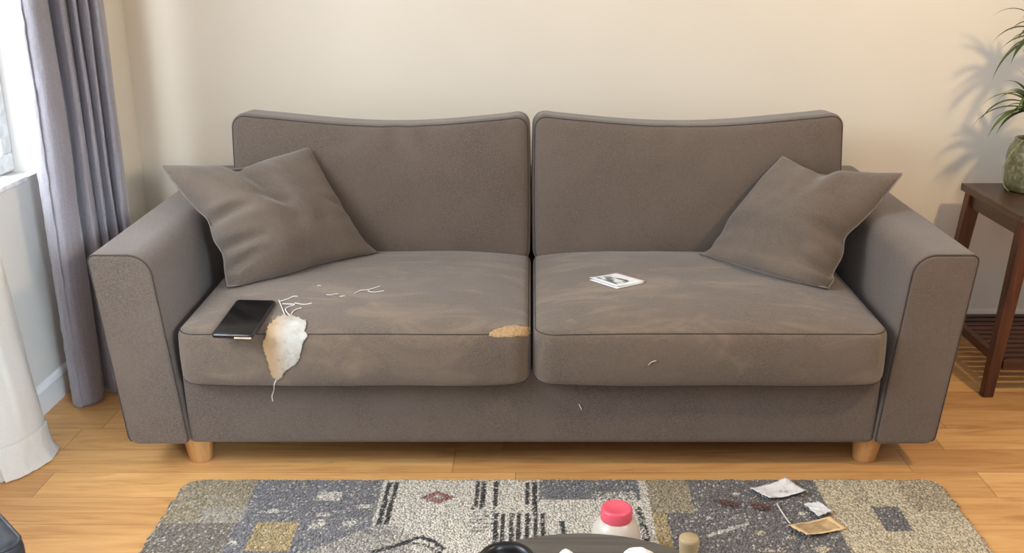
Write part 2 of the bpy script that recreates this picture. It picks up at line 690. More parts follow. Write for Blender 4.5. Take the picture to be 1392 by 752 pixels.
# back cushions
for name_i, (x0, x1) in enumerate(((-0.918, -0.007), (0.003, 0.955))):
    cx, hx = (x0 + x1) / 2, (x1 - x0) / 2
    hy, hz = 0.236, 0.085        # local y = up, local z = thickness
    lean = math.radians(3.5)
    R3 = Matrix.Rotation(-lean, 3, 'X')
    base = Vector((cx, 3.010, 0.392))

    def deform(p, c, cx=cx, hx=hx, side=name_i, R3=R3, base=base):
        x, y, z = p
        U, Vv = x / hx, y / hy
        fx, fy = max(0, 1 - abs(U) ** 3), max(0, 1 - abs(Vv) ** 3)
        b = 0.042 * fx ** 0.8 * fy ** 0.8
        zz = z + (b if z > 0 else -0.3 * b) * abs(z) / 0.085
        zz += (0.004 * nz((x * 3 + side * 5, y * 4, 7.0)) + 0.002 * nz((x * 11, y * 9, 2.0))) * (1 if z > 0 else 0) * 2
        top = (Vv + 1) / 2
        yy = y
        sagc = -0.032 * math.cos(min(1, abs(U + (0.03 if side else -0.08))) * PI / 2) ** 1.3
        yy += sagc * top ** 3
        # small pinch under the top edge in the middle
        if z > 0:
            for (uc, dp_) in ((0.10 if side == 0 else -0.12, 0.014), (0.30 if side == 0 else 0.02, 0.008)):
                g_ = (U - uc - 0.10 * (1 - Vv)) / 0.055
                zz -= dp_ * (math.exp(-g_ * g_) - 0.5 * math.exp(-((abs(g_) - 1.9) ** 2))) * math.exp(-((Vv - 0.95) / 0.22) ** 2)
        # ears
        e = max(0, abs(U) - 0.8) / 0.2
        yy += 0.006 * e * e * top ** 6
        xx = x + 0.004 * np.sign(U) * abs(U) ** 6 * (1 - abs(Vv) ** 2)
        # local -> world: thickness towards the camera (-Y), up = +Z
        v = R3 @ Vector((xx, -zz - 0.085, yy + hy))
        return np.array([v.x + base.x, v.y + base.y + 0.175, v.z + base.z])
    V, F, loops = cushion(hx, hy, hz, 0.028, 0.045, deform, (60, 36, 14))
    o = mesh('back_cushion', V, F, M_sofa, sofa)
    for L in loops:
        Vt, Ft = tube(L, 0.0021, True)
        mesh('piping', Vt, Ft, M_pipe, o)

# feet
for (fx_, fy_) in ((-0.92, 2.50), (0.925, 2.50), (-0.92, 3.28), (0.925, 3.28)):
    sx = 0.014 * np.sign(fx_)
    V, F = lathe([(0.0, 0.0), (0.028, 0.0), (0.031, 0.003), (0.042, 0.086), (0.042, 0.09)], (fx_, fy_, 0), 28)
    V = [(x + sx * 0.4 * (z / 0.09), y, z) for x, y, z in V]
    mesh('leg', V, F, M_leg, sofa)


# ------------------------------------------------------------------ throw pillows
def hit_seat(px, py):
    r = ray(px, py)
    best = None
    for b in BVH.values():
        h = b.ray_cast(EYE, r)
        if h[0] is not None and (best is None or h[3] < best[3]):
            best = h
    if best is None:
        p = at_y(px, py, FRONT + 0.012)
        return p, Vector((0, -1, 0))
    nn = best[1]
    if nn.dot(r) > 0:
        nn = -nn
    return best[0], nn



def arc_sample(P, ts):
    P = np.array([tuple(p) for p in P])
    d = np.concatenate([[0], np.cumsum(np.linalg.norm(np.diff(P, axis=0), axis=1))])
    d /= d[-1]
    return np.stack([np.interp(ts, d, P[:, k]) for k in range(3)], 1)


def pillow(name, top, right, bottom, left, dep, T, label, creases, seed):
    """Seams of the cover: top TL>TR, right TR>BR, bottom BL>BR, left TL>BL; dep = depth of TL, TR, BR, BL."""
    n = 64
    us = np.sin(np.linspace(-PI / 2, PI / 2, n + 1)) * 0.5 + 0.5
    us = 0.6 * us + 0.4 * np.linspace(0, 1, n + 1)

    def side(pts, d0, d1):
        q = smooth_line([(p[0], p[1]) for p in pts], 6)
        m_ = len(q)
        return [at_y(p[0], p[1], d0 + (d1 - d0) * i / (m_ - 1)) for i, p in enumerate(q)]
    bt = []
    for p in smooth_line(bottom, 6):
        h, nn = hit_seat(p[0], p[1])
        bt.append(h + nn * 0.008)
    dBL, dBR = bt[0].y, bt[-1].y
    sT, sR, sL = side(top, dep[0], dep[1]), side(right, dep[1], dBR), side(left, dep[0], dBL)
    sR[-1], sL[-1] = bt[-1], bt[0]
    sR[0], sL[0] = sT[-1], sT[0]
    eT, eB, eL, eR = arc_sample(sT, us), arc_sample(bt, us), arc_sample(sL, us), arc_sample(sR, us)
    TL, TR, BR, BL = eT[0], eT[-1], eB[-1], eB[0]
    nrm = np.cross(TR - BL, TL - BR)
    nrm /= np.linalg.norm(nrm)
    if nrm[1] > 0:
        nrm = -nrm
    cen = (TL + TR + BR + BL) / 4
    root = empty(name, (cen[0], cen[1], min(BL[2], BR[2])))
    tag(root, label, 'pillow')
    V, F, idx = [], [], {}

    def pt(i, j, sd):
        a, t = us[i], us[j]          # a along, t downwards
        p = (1 - t) * eT[i] + t * eB[i] + (1 - a) * eL[j] + a * eR[j] - ((1 - a) * (1 - t) * TL + a * (1 - t) * TR + (1 - a) * t * BL + a * t * BR)
        u, v = a * 2 - 1, 1 - t * 2
        f = max(0, 1 - u * u) ** 0.55 * max(0, 1 - v * v) ** 0.55
        if sd < 0:
            return p - nrm * T * 0.5 * f
        h = T * f
        w = 0.016 * nz((u * 1.4 + seed, v * 1.4, 0.5)) + 0.0035 * nz((u * 4 + v * 2, v * 5 + seed, 2.5))
        w *= min(1, f * 1.5)
        for (x0, y0, x1, y1, wd, dp) in creases:
            dd = np.array([x1 - x0, y1 - y0])
            L = np.linalg.norm(dd)
            q = np.array([u - x0, v - y0])
            tt = np.clip(q @ dd / (L * L), 0, 1)
            dist = np.linalg.norm(q - dd * tt)
            prof = math.exp(-(dist / wd) ** 2) - 0.45 * math.exp(-((dist - wd * 1.9) / wd) ** 2)
            w -= dp * prof * (1 - tt) ** 0.7 * min(1, f * 5)
        return p + nrm * (h + w)
    for sd in (1, -1):
        for i in range(n + 1):
            for j in range(n + 1):
                e = i in (0, n) or j in (0, n)
                key = (i, j, 0 if e else sd)
                if key not in idx:
                    idx[key] = len(V)
                    V.append(pt(i, j, sd))
        for i in range(n):
            for j in range(n):
                q = []
                for (a, b) in ((i, j), (i + 1, j), (i + 1, j + 1), (i, j + 1)):
                    e = a in (0, n) or b in (0, n)
                    q.append(idx[(a, b, 0 if e else sd)])
                F.append(tuple(q) if sd > 0 else tuple(q[::-1]))
    o = mesh('pillow_cover', V, F, M_pillow, root)
    fix_normals(o)
    ring = [(i, 0) for i in range(n)] + [(n, j) for j in range(n)] + [(i, n) for i in range(n, 0, -1)] + [(0, j) for j in range(n, 0, -1)]
    pts = []
    for (i, j) in ring:
        p = Vector(V[idx[(i, j, 0)]])
        if not pts or (p - pts[-1]).length > 0.006:
            pts.append(p)
    Vt, Ft = tube(pts, 0.0024, True)
    mesh('piping', Vt, Ft, M_pipe_pillow, root)
    return root


pillow('throw_pillow',
       [(221, 226), (255, 226), (290, 228), (318, 230), (338, 227), (365, 217), (393, 209), (419, 201)],
       [(419, 201), (431, 222), (449, 255), (466, 284), (478, 304), (496, 329), (513, 344)],
       [(310, 393), (327, 391), (354, 384), (393, 375), (431, 363), (470, 354), (501, 348), (513, 345)],
       [(221, 226), (242, 255), (265, 282), (283, 300), (291, 326), (303, 346), (306, 369), (310, 393)],
       (2.83, 2.985, 3.0, 2.7), 0.105,
       'taupe throw pillow leaning on the armrest near the grey curtain, behind the smartphone',
       [(-0.05, 1.0, 0.15, -0.35, 0.13, 0.030), (-1.0, -0.05, -0.35, 0.12, 0.075, 0.026), (-1.0, -0.45, -0.4, -0.38, 0.07, 0.024),
        (-0.95, -0.75, -0.55, -0.6, 0.06, 0.014), (1.0, -0.15, 0.6, 0.1, 0.07, 0.012), (0.1, 0.15, -0.6, 0.55, 0.09, 0.010)], 3.0)
pillow('throw_pillow',
       [(1064, 213), (1083, 223), (1104, 234), (1126, 239), (1155, 236), (1198, 236), (1227, 236)],
       [(1227, 236), (1206, 262), (1185, 287), (1168, 304), (1149, 323), (1145, 347), (1132, 372), (1133, 381), (1123, 395)],
       [(951, 348), (985, 358), (1028, 372), (1070, 383), (1100, 390), (1123, 395)],
       [(1064, 213), (1045, 232), (1028, 253), (1006, 283), (985, 313), (970, 334), (966, 339), (951, 348)],
       (2.985, 2.83, 2.7, 3.0), 0.100,
       'taupe throw pillow leaning on the armrest beside the dark wooden side table',
       [(1.0, -0.25, 0.45, -0.15, 0.075, 0.024), (0.95, -0.75, 0.45, -0.6, 0.07, 0.022), (-0.2, 1.0, 0.15, 0.3, 0.13, 0.018), (-0.9, -0.5, -0.4, -0.3, 0.1, 0.010)], 11.0)


# ------------------------------------------------------------------ things lying on the seat
def patch(outline, rings, lift, mat, name, parent=None, jag=1.5, thick=0.0, sub=4, hit=hit_seat, seed=0):
    """A sheet lying on the surface met below the outline."""
    rnd = random.Random(seed)
    ol = smooth_line(outline, sub, True)
    soft = ol
    ol = [(p[0] + rnd.uniform(-jag, jag), p[1] + rnd.uniform(-jag, jag)) for p in ol]
    c = np.mean(np.array(ol), 0)
    n = len(ol)
    V, F = [], []
    for k in range(rings):
        s = 1 if k == 0 else 0.965 * (1 - (k - 1) / (rings - 1))
        for i, p in enumerate(ol if k == 0 else soft):
            q = c + (np.array(p) - c) * s
            h, nn = hit(q[0], q[1])
            l = lift(q[0], q[1], 1 - s)
            V.append(h + nn * l)
    h, nn = hit(*c)
    V.append(h + nn * lift(c[0], c[1], 1))
    for k in range(rings - 1):
        for i in range(n):
            j = (i + 1) % n
            F.append((k * n + i, k * n + j, (k + 1) * n + j, (k + 1) * n + i))
    for i in range(n):
        F.append(((rings - 1) * n + i, (rings - 1) * n + (i + 1) % n, rings * n))
    o = mesh(name, V, F, mat, parent)
    fix_normals(o)
    if thick:
        md = o.modifiers.new('thickness', 'SOLIDIFY')
        md.thickness = thick
        md.offset = 0
    return o


m = NT('exposed_tan_backing')
m.color(m.ramp(m.noise(120, 4, 0.7), [(0.3, (160, 124, 84)), (0.6, (192, 160, 118)), (0.8, (210, 184, 146))]))
m.set(rough=0.95)
m.bump(m.noise(300, 3, 0.7), 0.8, 0.003)
tag(patch([(664, 456), (668, 451), (678, 447), (692, 443.5), (706, 442.5), (718, 445), (722.5, 449), (721, 455), (706, 457.5), (690, 458), (676, 458)], 6,
          lambda x, y, s: 0.0012 + 0.0015 * min(1, s * 4), m.m, 'worn_patch', SEATS[0], jag=0.9, seed=5), 'tan worn-through patch on the seat edge')

# torn white scrap
m = NT('torn_white_backing')
sep = m.t.nodes.new('ShaderNodeSeparateXYZ')
m.link(m.co(), sep.inputs[0])
cfl = m.ramp(m.noise(28, 5, 0.6), [(0.28, (148, 136, 116)), (0.44, (184, 179, 169)), (0.7, (200, 198, 193))])
x0_ = hit_seat(368, 460)[0].x
x1_ = hit_seat(392, 460)[0].x
mr = m.t.nodes.new('ShaderNodeMapRange')
m.link(m.math('ADD', sep.outputs['X'], m.math('MULTIPLY', m.noise(40, 3), 0.03)), mr.inputs[0])
mr.inputs[1].default_value = x0_ + 0.012
mr.inputs[2].default_value = x1_ + 0.016
mr.inputs[3].default_value = 0.85
mr.inputs[4].default_value = 0.0
cfl = m.mix(mr.outputs[0], cfl, (172, 136, 88))
m.color(cfl)
m.set(rough=0.9)
m.bump(m.noise(70, 3, 0.55), 0.35, 0.003)
M_scrap = m.m
M_thread = plain('white_thread', (222, 216, 208), 0.8, 0.04)
OUT = [(370, 439), (378, 432), (386, 430), (400, 431), (411, 435), (417, 440), (414, 450), (417, 458), (411, 468), (409, 480), (405, 492), (396, 499), (388, 505), (382, 513), (376, 517), (371, 511), (367, 500), (364, 488), (361, 478), (358, 468), (362, 458), (365, 447)]
scrap = patch(OUT, 9, lambda x, y, s: 0.0030 + 0.0022 * min(1, s * 3) * (1 + nz((x * 0.12, y * 0.08, 1))) + 0.005 * max(0, (374 - x) / 15), M_scrap, 'torn_fabric_scrap', None, jag=1.5, thick=0.0016, seed=2, sub=5)
tag(scrap, 'torn white and tan fabric scrap hanging over the seat edge beside the smartphone', 'fabric scrap')


def thread(pts, r, name, parent, lift=0.0022, hit=hit_seat, mat=None, sub=5):
    P = []
    for p in smooth_line(pts, sub):
        h, nn = hit(p[0], p[1])
        P.append(h + nn * lift)
    V, F = tube(P, r, False, 6)
    return mesh(name, V, F, mat or M_thread, parent)


for pts in ([(376, 516), (373, 522), (372.5, 530), (370, 538), (371, 545)],
            [(388, 431), (384, 421), (379, 409)],
            [(380, 411), (392, 407), (399, 404), (405, 404)],
            [(384, 414), (394, 414.5), (401, 414.5)],
            [(394, 430), (388, 422), (393, 418), (401, 415.5)],
            [(395, 430), (400, 423), (410, 419.5)],
            [(401, 413), (414, 415), (424, 413)]):
    thread(pts, 0.0015, 'loose_thread', scrap)
for k, (pts, lab) in enumerate((
        ([(482, 400), (490, 396), (500, 395), (508, 393), (517, 390)], 'long bent white thread scrap on the seat, crossing a shorter straight one'),
        ([(500, 396), (504, 398), (512, 398), (522, 396.5)], 'short straight white thread scrap touching a longer bent one on the seat'),
        ([(444, 401.5), (450, 402), (454, 401), (460, 400.5)], 'tiny white thread bit lying midway between the torn scrap and the long threads'),
        ([(462, 404.5), (466, 403.5), (469, 403.5)], 'tiniest pale thread bit just before the pair of long threads'),
        ([(431, 390), (434, 389), (436, 389.5)], 'white lint speck on the seat below the throw pillow, away from the other threads'))):
    tag(thread(pts, 0.0014 if k < 2 else 0.0012, 'thread_scrap', None), lab, 'thread', 'thread scraps on the seat')
tag(thread([(881, 496), (886, 492), (892, 490)], 0.0014, 'thread_scrap', None, mat=plain('tan_thread', (206, 180, 150), 0.8)), 'short tan thread caught on the front of the right seat cushion', 'thread')
tag(thread([(787, 549), (789, 553), (791, 557)], 0.0014, 'thread_scrap', None, mat=plain('cream_lint', (222, 208, 186), 0.8)), 'tiny cream lint fleck on the front panel below the seat cushions', 'lint')

# smartphone
A, B, Cc, D = [hit_seat(*p)[0] for p in ((291, 446), (351, 449), (374, 412), (321, 410))]
pc = (A + B + Cc + D) / 4
FLp, FRp = at_z(288, 457, 0.432), at_z(345, 459, 0.432)
BLp, BRp = at_z(321, 409, 0.458), at_z(374, 410, 0.458)
ux = ((FRp - FLp) + (BRp - BLp)).normalized()
uy = ((BLp - FLp) + (BRp - FRp))
wid = ((FRp - FLp).length + (BRp - BLp).length) / 2
lng = uy.length / 2
uy = (uy - ux * uy.dot(ux)).normalized()
un = ux.cross(uy)
pcen = (FLp + FRp + BLp + BRp) / 4
# rest the plane on the cushion
low = max((hit_seat(px, py)[0] - pcen).dot(un) for px, py in ((300, 440), (350, 440), (345, 425), (330, 430), (320, 440), (360, 415), (330, 415)))
pcen = pcen + un * (low + 0.001)
R4 = Matrix(((ux.x, uy.x, un.x, pcen.x), (ux.y, uy.y, un.y, pcen.y), (ux.z, uy.z, un.z, pcen.z), (0, 0, 0, 1)))
ph = empty('smartphone', pcen)
tag(ph, 'black smartphone lying on the seat edge beside the torn white scrap', 'smartphone')


def slab(hx, hy, r, z0, z1, rim, M4):
    P = round_poly([(-hx, -hy), (hx, -hy), (hx, hy), (-hx, hy)], [r] * 4, 6)
    V, F = [], []
    lv = [(rim, z0), (0, z0 + rim), (0, z1 - rim), (rim, z1)]
    for ins, z in lv:
        for p in P:
            q = np.array(p)
            s = np.array([(hx - ins) / hx, (hy - ins) / hy])
            V.append(M4 @ Vector((q[0] * s[0], q[1] * s[1], z)))
    n = len(P)
    for i in range(3):
        for k in range(n):
            F.append((i * n + k, i * n + (k + 1) % n, (i + 1) * n + (k + 1) % n, (i + 1) * n + k))
    F.append(tuple(range(n))[::-1])
    F.append(tuple(3 * n + k for k in range(n)))
    return V, F


mat_ph = plain('phone_body', (20, 23, 32), 0.3, 0.05, coat=0.4)
mat_sc = plain('phone_screen', (5, 6, 9), 0.08, 0.05, spec=0.28)
V, F = slab(wid / 2, lng / 2, 0.010, 0, 0.0105, 0.0018, R4)
mesh('phone_body', V, F, mat_ph, ph, False)
V, F = slab(wid / 2 - 0.004, lng / 2 - 0.006, 0.007, 0.0095, 0.0112, 0.0003, R4)
mesh('screen', V, F, mat_sc, ph, False)
mb = MB()
mb.box(0.006, wid / 2 - 0.004, -lng / 2 - 0.0015, -lng / 2 + 0.02, 0.0005, 0.005)
mb.V = [tuple(R4 @ Vector(v)) for v in mb.V]
tag(mb.build('corner_strip', plain('pale_strip', (222, 190, 160), 0.5), ph, bevel=0.001), 'pale strip under the front corner')

# leaflet
lf = empty('leaflet', hit_seat(838, 384)[0])
tag(lf, 'small folded printed leaflet lying in the middle of the right seat cushion', 'leaflet')
LC = [(801, 381), (838, 373.5), (876.5, 384.5), (838.5, 393)]
m = NT('leaflet_print')
m.t.nodes.remove(m._co) if m._co else None
uvn = m.t.nodes.new('ShaderNodeTexCoord')
m._co = uvn
nn_ = m.t.nodes.new('ShaderNodeMapping')
nn_.inputs['Scale'].default_value = (5.0, 2.4, 1)
m.link(uvn.outputs['UV'], nn_.inputs['Vector'])
pic = m.ramp(m.noise(1.0, 3, 0.5, nn_.outputs[0], 0.8), [(0.36, (58, 62, 62)), (0.45, (150, 160, 160)), (0.52, (236, 236, 234)), (0.66, (226, 218, 214)), (0.74, (120, 140, 132))])
s2 = m.t.nodes.new('ShaderNodeSeparateXYZ')
m.link(uvn.outputs['UV'], s2.inputs[0])
inside = m.math('MULTIPLY', m.math('MULTIPLY', m.math('GREATER_THAN', s2.outputs['X'], 0.12), m.math('LESS_THAN', s2.outputs['X'], 0.74)),
                m.math('MULTIPLY', m.math('GREATER_THAN', s2.outputs['Y'], 0.1), m.math('LESS_THAN', s2.outputs['Y'], 0.9)))
m.color(m.mix(inside, (240, 240, 240), pic))
m.set(rough=0.5)
M_print = m.m
M_paper = plain('white_paper', (238, 238, 238), 0.7, 0.03, 60)


def sheet_quad(C, name, mat, parent, lift, n=12, hit=hit_seat, thick=0.0012, curl=None):
    V, F = [], []
    for j in range(n + 1):
        for i in range(n + 1):
            a, b = i / n, j / n
            q = (np.array(C[0]) * (1 - a) + np.array(C[3]) * a) * (1 - b) + (np.array(C[1]) * (1 - a) + np.array(C[2]) * a) * b
            h, nn = hit(q[0], q[1])
            V.append(h + Vector((0, 0, 1)) * (lift + (curl(a, b) if curl else 0)))
    for j in range(n):
        for i in range(n):
            k = j * (n + 1) + i
            F.append((k, k + 1, k + n + 2, k + n + 1))
    o = mesh(name, V, F, mat, parent)
    uv = o.data.uv_layers.new(name='UVMap')
    for lp in o.data.loops:
        k = lp.vertex_index
        uv.data[lp.index].uv = ((k // (n + 1)) / n, (k % (n + 1)) / n)
    md = o.modifiers.new('thickness', 'SOLIDIFY')
    md.thickness = thick
    md.offset = 1
    return o


sheet_quad([(801, 381.5), (838, 374), (876, 385.5), (838.5, 393.5)], 'back_sheet', M_paper, lf, 0.0018)
sheet_quad(LC, 'front_sheet', M_print, lf, 0.0048, curl=lambda a, b: 0.003 * (1 - b) ** 3)

# ------------------------------------------------------------------ rug
RX0, RX1, RY0, RY1 = -0.922, 1.085, 0.98, 2.372
S = 0.006


def rx(px, py):
    p = at_z(px, py, 0.012)
    return p.x, p.y


def box_of(pxs):
    pts = [rx(*p) for p in pxs]
    return pts


def inside_poly(X, Y, poly):
    r = np.zeros(X.shape, bool)
    n = len(poly)
    for i in range(n):
        x0, y0 = poly[i]
        x1, y1 = poly[(i + 1) % n]
        c = ((y0 > Y) != (y1 > Y)) & (X < (x1 - x0) * (Y - y0) / (y1 - y0 + 1e-12) + x0)
        r ^= c
    return r


xs = np.arange(RX0, RX1 + 1e-6, 0.0035)
ys = np.concatenate([np.arange(RY0, 1.93, 0.012), np.arange(1.93, RY1 + 1e-6, 0.0035)])
X, Y = np.meshgrid(xs, ys)
# quantise pattern to woven cells with jitter
QX = X + rng.normal(0, 0.0009, X.shape)
QY = Y + rng.normal(0, 0.0009, X.shape)
CREAM, BLUE, DARK, KHAKI, GOLD, BEIGE, BLACK, RUST, TAUPE = [np.array(lin(c)[:3]) for c in
    ((236, 229, 216), (132, 131, 137), (122, 117, 117), (174, 160, 130), (196, 172, 122), (224, 208, 176), (48, 46, 48), (164, 116, 112), (134, 124, 114))]
C = np.tile(CREAM, X.shape + (1,)).astype(float)


def paint(px_poly, col, alpha=1.0, world=False):
    poly = px_poly if world else box_of(px_poly)
    mk = inside_poly(QX, QY, poly)
    if alpha < 1:
        mk &= rng.random(X.shape) < alpha
    C[mk] = col


def wrect(px0, py0, px1, py1, ref='a'):
    """axis-aligned patch whose diagonal corners project at the two pixels."""
    a, b = rx(px0, py0), rx(px1, py1)
    return [(a[0], a[1]), (b[0], a[1]), (b[0], b[1]), (a[0], b[1])]


# wide patches, each running on toward the unseen near side
xl = RX0 - 0.05
k1 = rx(352, 652)[0]
k2 = rx(521, 655)[0]
ytop = RY1 + 0.05
y712 = rx(330, 711)[1]
paint([(xl, ytop), (k1, ytop), (k1, y712), (xl, y712)], KHAKI, world=True)
paint([(xl, y712), (k1 + 0.03, y712), (k1 + 0.03, 1.6), (xl, 1.6)], TAUPE, world=True)
paint([(k1, ytop), (k2, ytop), (k2, 1.72), (k1, 1.72)], BLUE, world=True)
paint(wrect(350, 709, 391, 749), GOLD, world=True)
paint(wrect(276, 688, 327, 710), np.array(lin((188, 180, 166))[:3]), 0.85, world=True)
paint(wrect(290, 672, 330, 683), np.array(lin((188, 178, 158))[:3]), 0.45, world=True)
paint(wrect(434, 668, 463, 680), CREAM, 0.85, world=True)
for (a, b, w, h) in ((372, 694, 7, 3), (440, 699, 9, 3), (496, 688, 10, 2.5), (433, 710, 9, 4), (475, 711, 9, 3.5), (316, 737, 6, 3), (428, 716, 8, 2)):
    paint([(a - w, b - h), (a + w, b - h), (a + w, b + h), (a - w, b + h)], CREAM, 0.7)
# pale slanted shape and black outline
paint([(408, 753), (440, 741), (500, 716), (516, 713), (545, 716), (560, 735), (560, 760), (408, 760)], np.array(lin((186, 180, 172))[:3]), 0.9)
paint([(488, 722), (508, 713), (534, 722), (520, 729), (505, 728)], BLUE, 0.6)


def stroke(pts, w, col, alpha=0.97):
    P = [np.array(rx(*p)) for p in pts]
    for a, b in zip(P[:-1], P[1:]):
        d = (b - a) / np.linalg.norm(b - a)
        nn = np.array([-d[1], d[0]]) * w
        paint([tuple(a + nn), tuple(b + nn), tuple(b - nn), tuple(a - nn)], col, alpha, True)


stroke([(505, 750), (535, 743), (556, 735), (572, 729), (590, 736), (604, 747)], 0.007, BLACK)
stroke([(560, 738), (580, 741), (598, 752)], 0.006, BLACK, 0.7)
stroke([(530, 655), (515, 713)], 0.006, BLACK)
stroke([(540, 655), (524, 713)], 0.006, BLACK)
paint([(571, 676), (594, 667), (620, 675), (596, 685)], RUST)
paint([(588, 675), (595, 672), (604, 675), (596, 679)], CREAM, 0.6)
for a, y0_, y1_, w in ((650, 654, 689, 0.0055), (658, 654, 689, 0.006), (675, 654, 687, 0.006), (717, 655, 685, 0.006), (727, 655, 696, 0.006)):
    stroke([(a, y0_), (a + (723 - a) * -0.04, y1_)], w, BLACK)
for a in (675, 684.5, 696, 705.5, 717, 728, 738):
    stroke([(a, 697), (a + (a - 723) * 0.06, 742)], 0.0058, BLACK)
stroke([(764, 708), (767, 730)], 0.006, BLACK)
for yy in (691, 696, 701, 706, 711, 716, 721):
    for a in range(640, 668, 9):
        stroke([(a, yy), (a + 6, yy)], 0.004, BLACK, 0.55)
k3, k4 = rx(733, 656)[0], rx(867, 657)[0]
y680 = rx(733, 679)[1]
paint([(k3, ytop), (k4, ytop), (k4, y680), (k3, y680)], BLUE * 0.85, world=True)
paint(wrect(810, 668, 866, 679), CREAM, 0.45, world=True)
k5 = rx(934, 657)[0]
k6 = rx(1110, 660)[0]
y697 = rx(900, 697)[1]
kk = rx(868, 690)[0]
paint([(k4 + 0.02, ytop), (k5, ytop), (k5, 1.55), (k4 + 0.02, 1.55)], KHAKI, world=True)
paint([(k4 + 0.02, y697), (rx(905, 697)[0], y697), (rx(905, 697)[0], 1.5), (k4 + 0.02, 1.5)], GOLD, world=True)
paint([(k5, ytop), (k6, ytop), (k6, 1.5), (k5, 1.5)], DARK, world=True)
paint([(rx(905, 697)[0], y697), (k5 + 0.01, y697), (k5 + 0.01, 1.5), (rx(905, 697)[0], 1.5)], DARK, world=True)
stroke([(862, 684), (868, 697), (874, 715), (881, 742)], 0.011, CREAM, 0.9)
stroke([(867, 688), (872, 703), (878, 728), (881, 742)], 0.009, BLACK, 0.75)
stroke([(962, 728), (985, 721), (1018, 711)], 0.005, CREAM, 0.85)
stroke([(1030, 747), (1050, 748), (1068, 749)], 0.005, BEIGE, 0.7)
for (a, b, w, h) in ((1000, 671, 9, 2.5), (966, 704, 6, 2.5), (1034, 724, 9, 3.5), (1118, 746, 16, 6), (1092, 697, 10, 3), (1104, 686, 10, 2.5), (1076, 730, 7, 3)):
    paint([(a - w, b), (a, b - h), (a + w, b), (a, b + h)], BEIGE if b > 720 else CREAM, 0.75)
paint([(k6, ytop), (RX1 + 0.1, ytop), (RX1 + 0.1, 0.9), (k6, 0.9)], BEIGE, world=True)
paint(wrect(1184, 688, 1243, 722), DARK, world=True)
paint([(rx(1222, 664)[0], ytop), (RX1 + 0.1, ytop), (RX1 + 0.1, rx(1290, 695)[1]), (rx(1222, 664)[0], rx(1290, 695)[1])], np.array(lin((178, 160, 130))[:3]), 0.7, world=True)
paint([(rx(1150, 661)[0], ytop), (rx(1172, 661)[0], ytop), (rx(1185, 684)[0], rx(1185, 684)[1]), (rx(1160, 684)[0], rx(1160, 684)[1])], np.array(lin((166, 156, 140))[:3]), 0.25, world=True)
# unseen near half: a few more plain patches
paint([(-0.5, 1.7), (0.1, 1.7), (0.1, 1.3), (-0.5, 1.3)], GOLD, 0.95, True)
paint([(0.2, 1.5), (0.8, 1.5), (0.8, 1.1), (0.2, 1.1)], BLUE, 0.95, True)
# speckles of other yarn
sp = rng.random(X.shape)
grey = (np.abs(C - BLUE).sum(-1) < 0.3) & (C.mean(-1) < 0.3)
C[(sp < 0.025) & grey] = CREAM
C[(sp > 0.985)] *= 0.6
edge = np.minimum(np.minimum(X - RX0, RX1 - X), RY1 - Y)
er = rng.random(X.shape)
C[(edge < 0.012) & (er < 0.35)] = BLACK * 1.6
C[(edge < 0.012) & (er > 0.7)] = CREAM
Z = 0.0105 + 0.0004 * rng.random(X.shape)
Z *= np.clip(edge / 0.010, 0.25, 1)
XX, YY = X.copy(), Y.copy()
wob = np.array([0.007 * noise.noise(Vector((0, y * 26, 3))) + 0.004 * noise.noise(Vector((0, y * 90, 8))) for y in ys])[:, None]
fade_l = np.clip(1 - (X - RX0) / 0.06, 0, 1)
fade_r = np.clip(1 - (RX1 - X) / 0.06, 0, 1)
XX += wob * (fade_l - fade_r)
wobx = np.array([0.006 * noise.noise(Vector((x * 22, 1, 3))) + 0.004 * noise.noise(Vector((x * 80, 2, 8))) for x in xs])[None, :]
fade_t = np.clip(1 - (RY1 - Y) / 0.06, 0, 1)
YY += wobx * fade_t
# soft corners
for sx, xe in ((-1, RX0), (1, RX1)):
    cxn, cyn = xe - sx * 0.05, RY1 - 0.05
    mk = (sx * (X - cxn) > 0) & (Y > cyn)
    d = np.stack([X - cxn, Y - cyn], -1)
    L = np.linalg.norm(d, axis=-1) + 1e-9
    f = np.maximum(np.abs(d[..., 0]), np.abs(d[..., 1])) / L
    XX[mk] = (cxn + d[..., 0] * f)[mk] + (XX - X)[mk]
    YY[mk] = (cyn + d[..., 1] * f)[mk] + (YY - Y)[mk]
ny_, nx_ = X.shape
Vr = np.stack([XX, YY, Z], -1).reshape(-1, 3)
ii = np.arange(ny_ * nx_).reshape(ny_, nx_)
Fr = np.stack([ii[:-1, :-1], ii[:-1, 1:], ii[1:, 1:], ii[1:, :-1]], -1).reshape(-1, 4)
# turn the border down to the floor
border = np.concatenate([ii[0, :], ii[1:, -1], ii[-1, -2::-1], ii[-2:0:-1, 0]])
nb = len(border)
low = Vr[border].copy()
low[:, 2] = 0.0005
k0 = len(Vr)
Vr = np.vstack([Vr, low])
sk = np.stack([border, k0 + np.arange(nb), k0 + (np.arange(nb) + 1) % nb, np.roll(border, -1)], -1)
Fr = np.vstack([Fr, sk])
me = bpy.data.meshes.new('area_rug')
me.vertices.add(len(Vr))
me.vertices.foreach_set('co', Vr.astype(np.float32).ravel())
me.loops.add(Fr.size)
me.loops.foreach_set('vertex_index', Fr.astype(np.int32).ravel())
me.polygons.add(len(Fr))
me.polygons.foreach_set('loop_start', np.arange(0, Fr.size, 4, dtype=np.int32))
me.polygons.foreach_set('loop_total', np.full(len(Fr), 4, dtype=np.int32))
me.update(calc_edges=True)
me.validate()
ca = me.color_attributes.new('yarn', 'FLOAT_COLOR', 'POINT')
cc = np.vstack([C.reshape(-1, 3), C.reshape(-1, 3)[border]])
ca.data.foreach_set('color', np.hstack([cc, np.ones((len(cc), 1))]).astype(np.float32).ravel())
m = NT('woven_rug')
at = m.t.nodes.new('ShaderNodeAttribute')
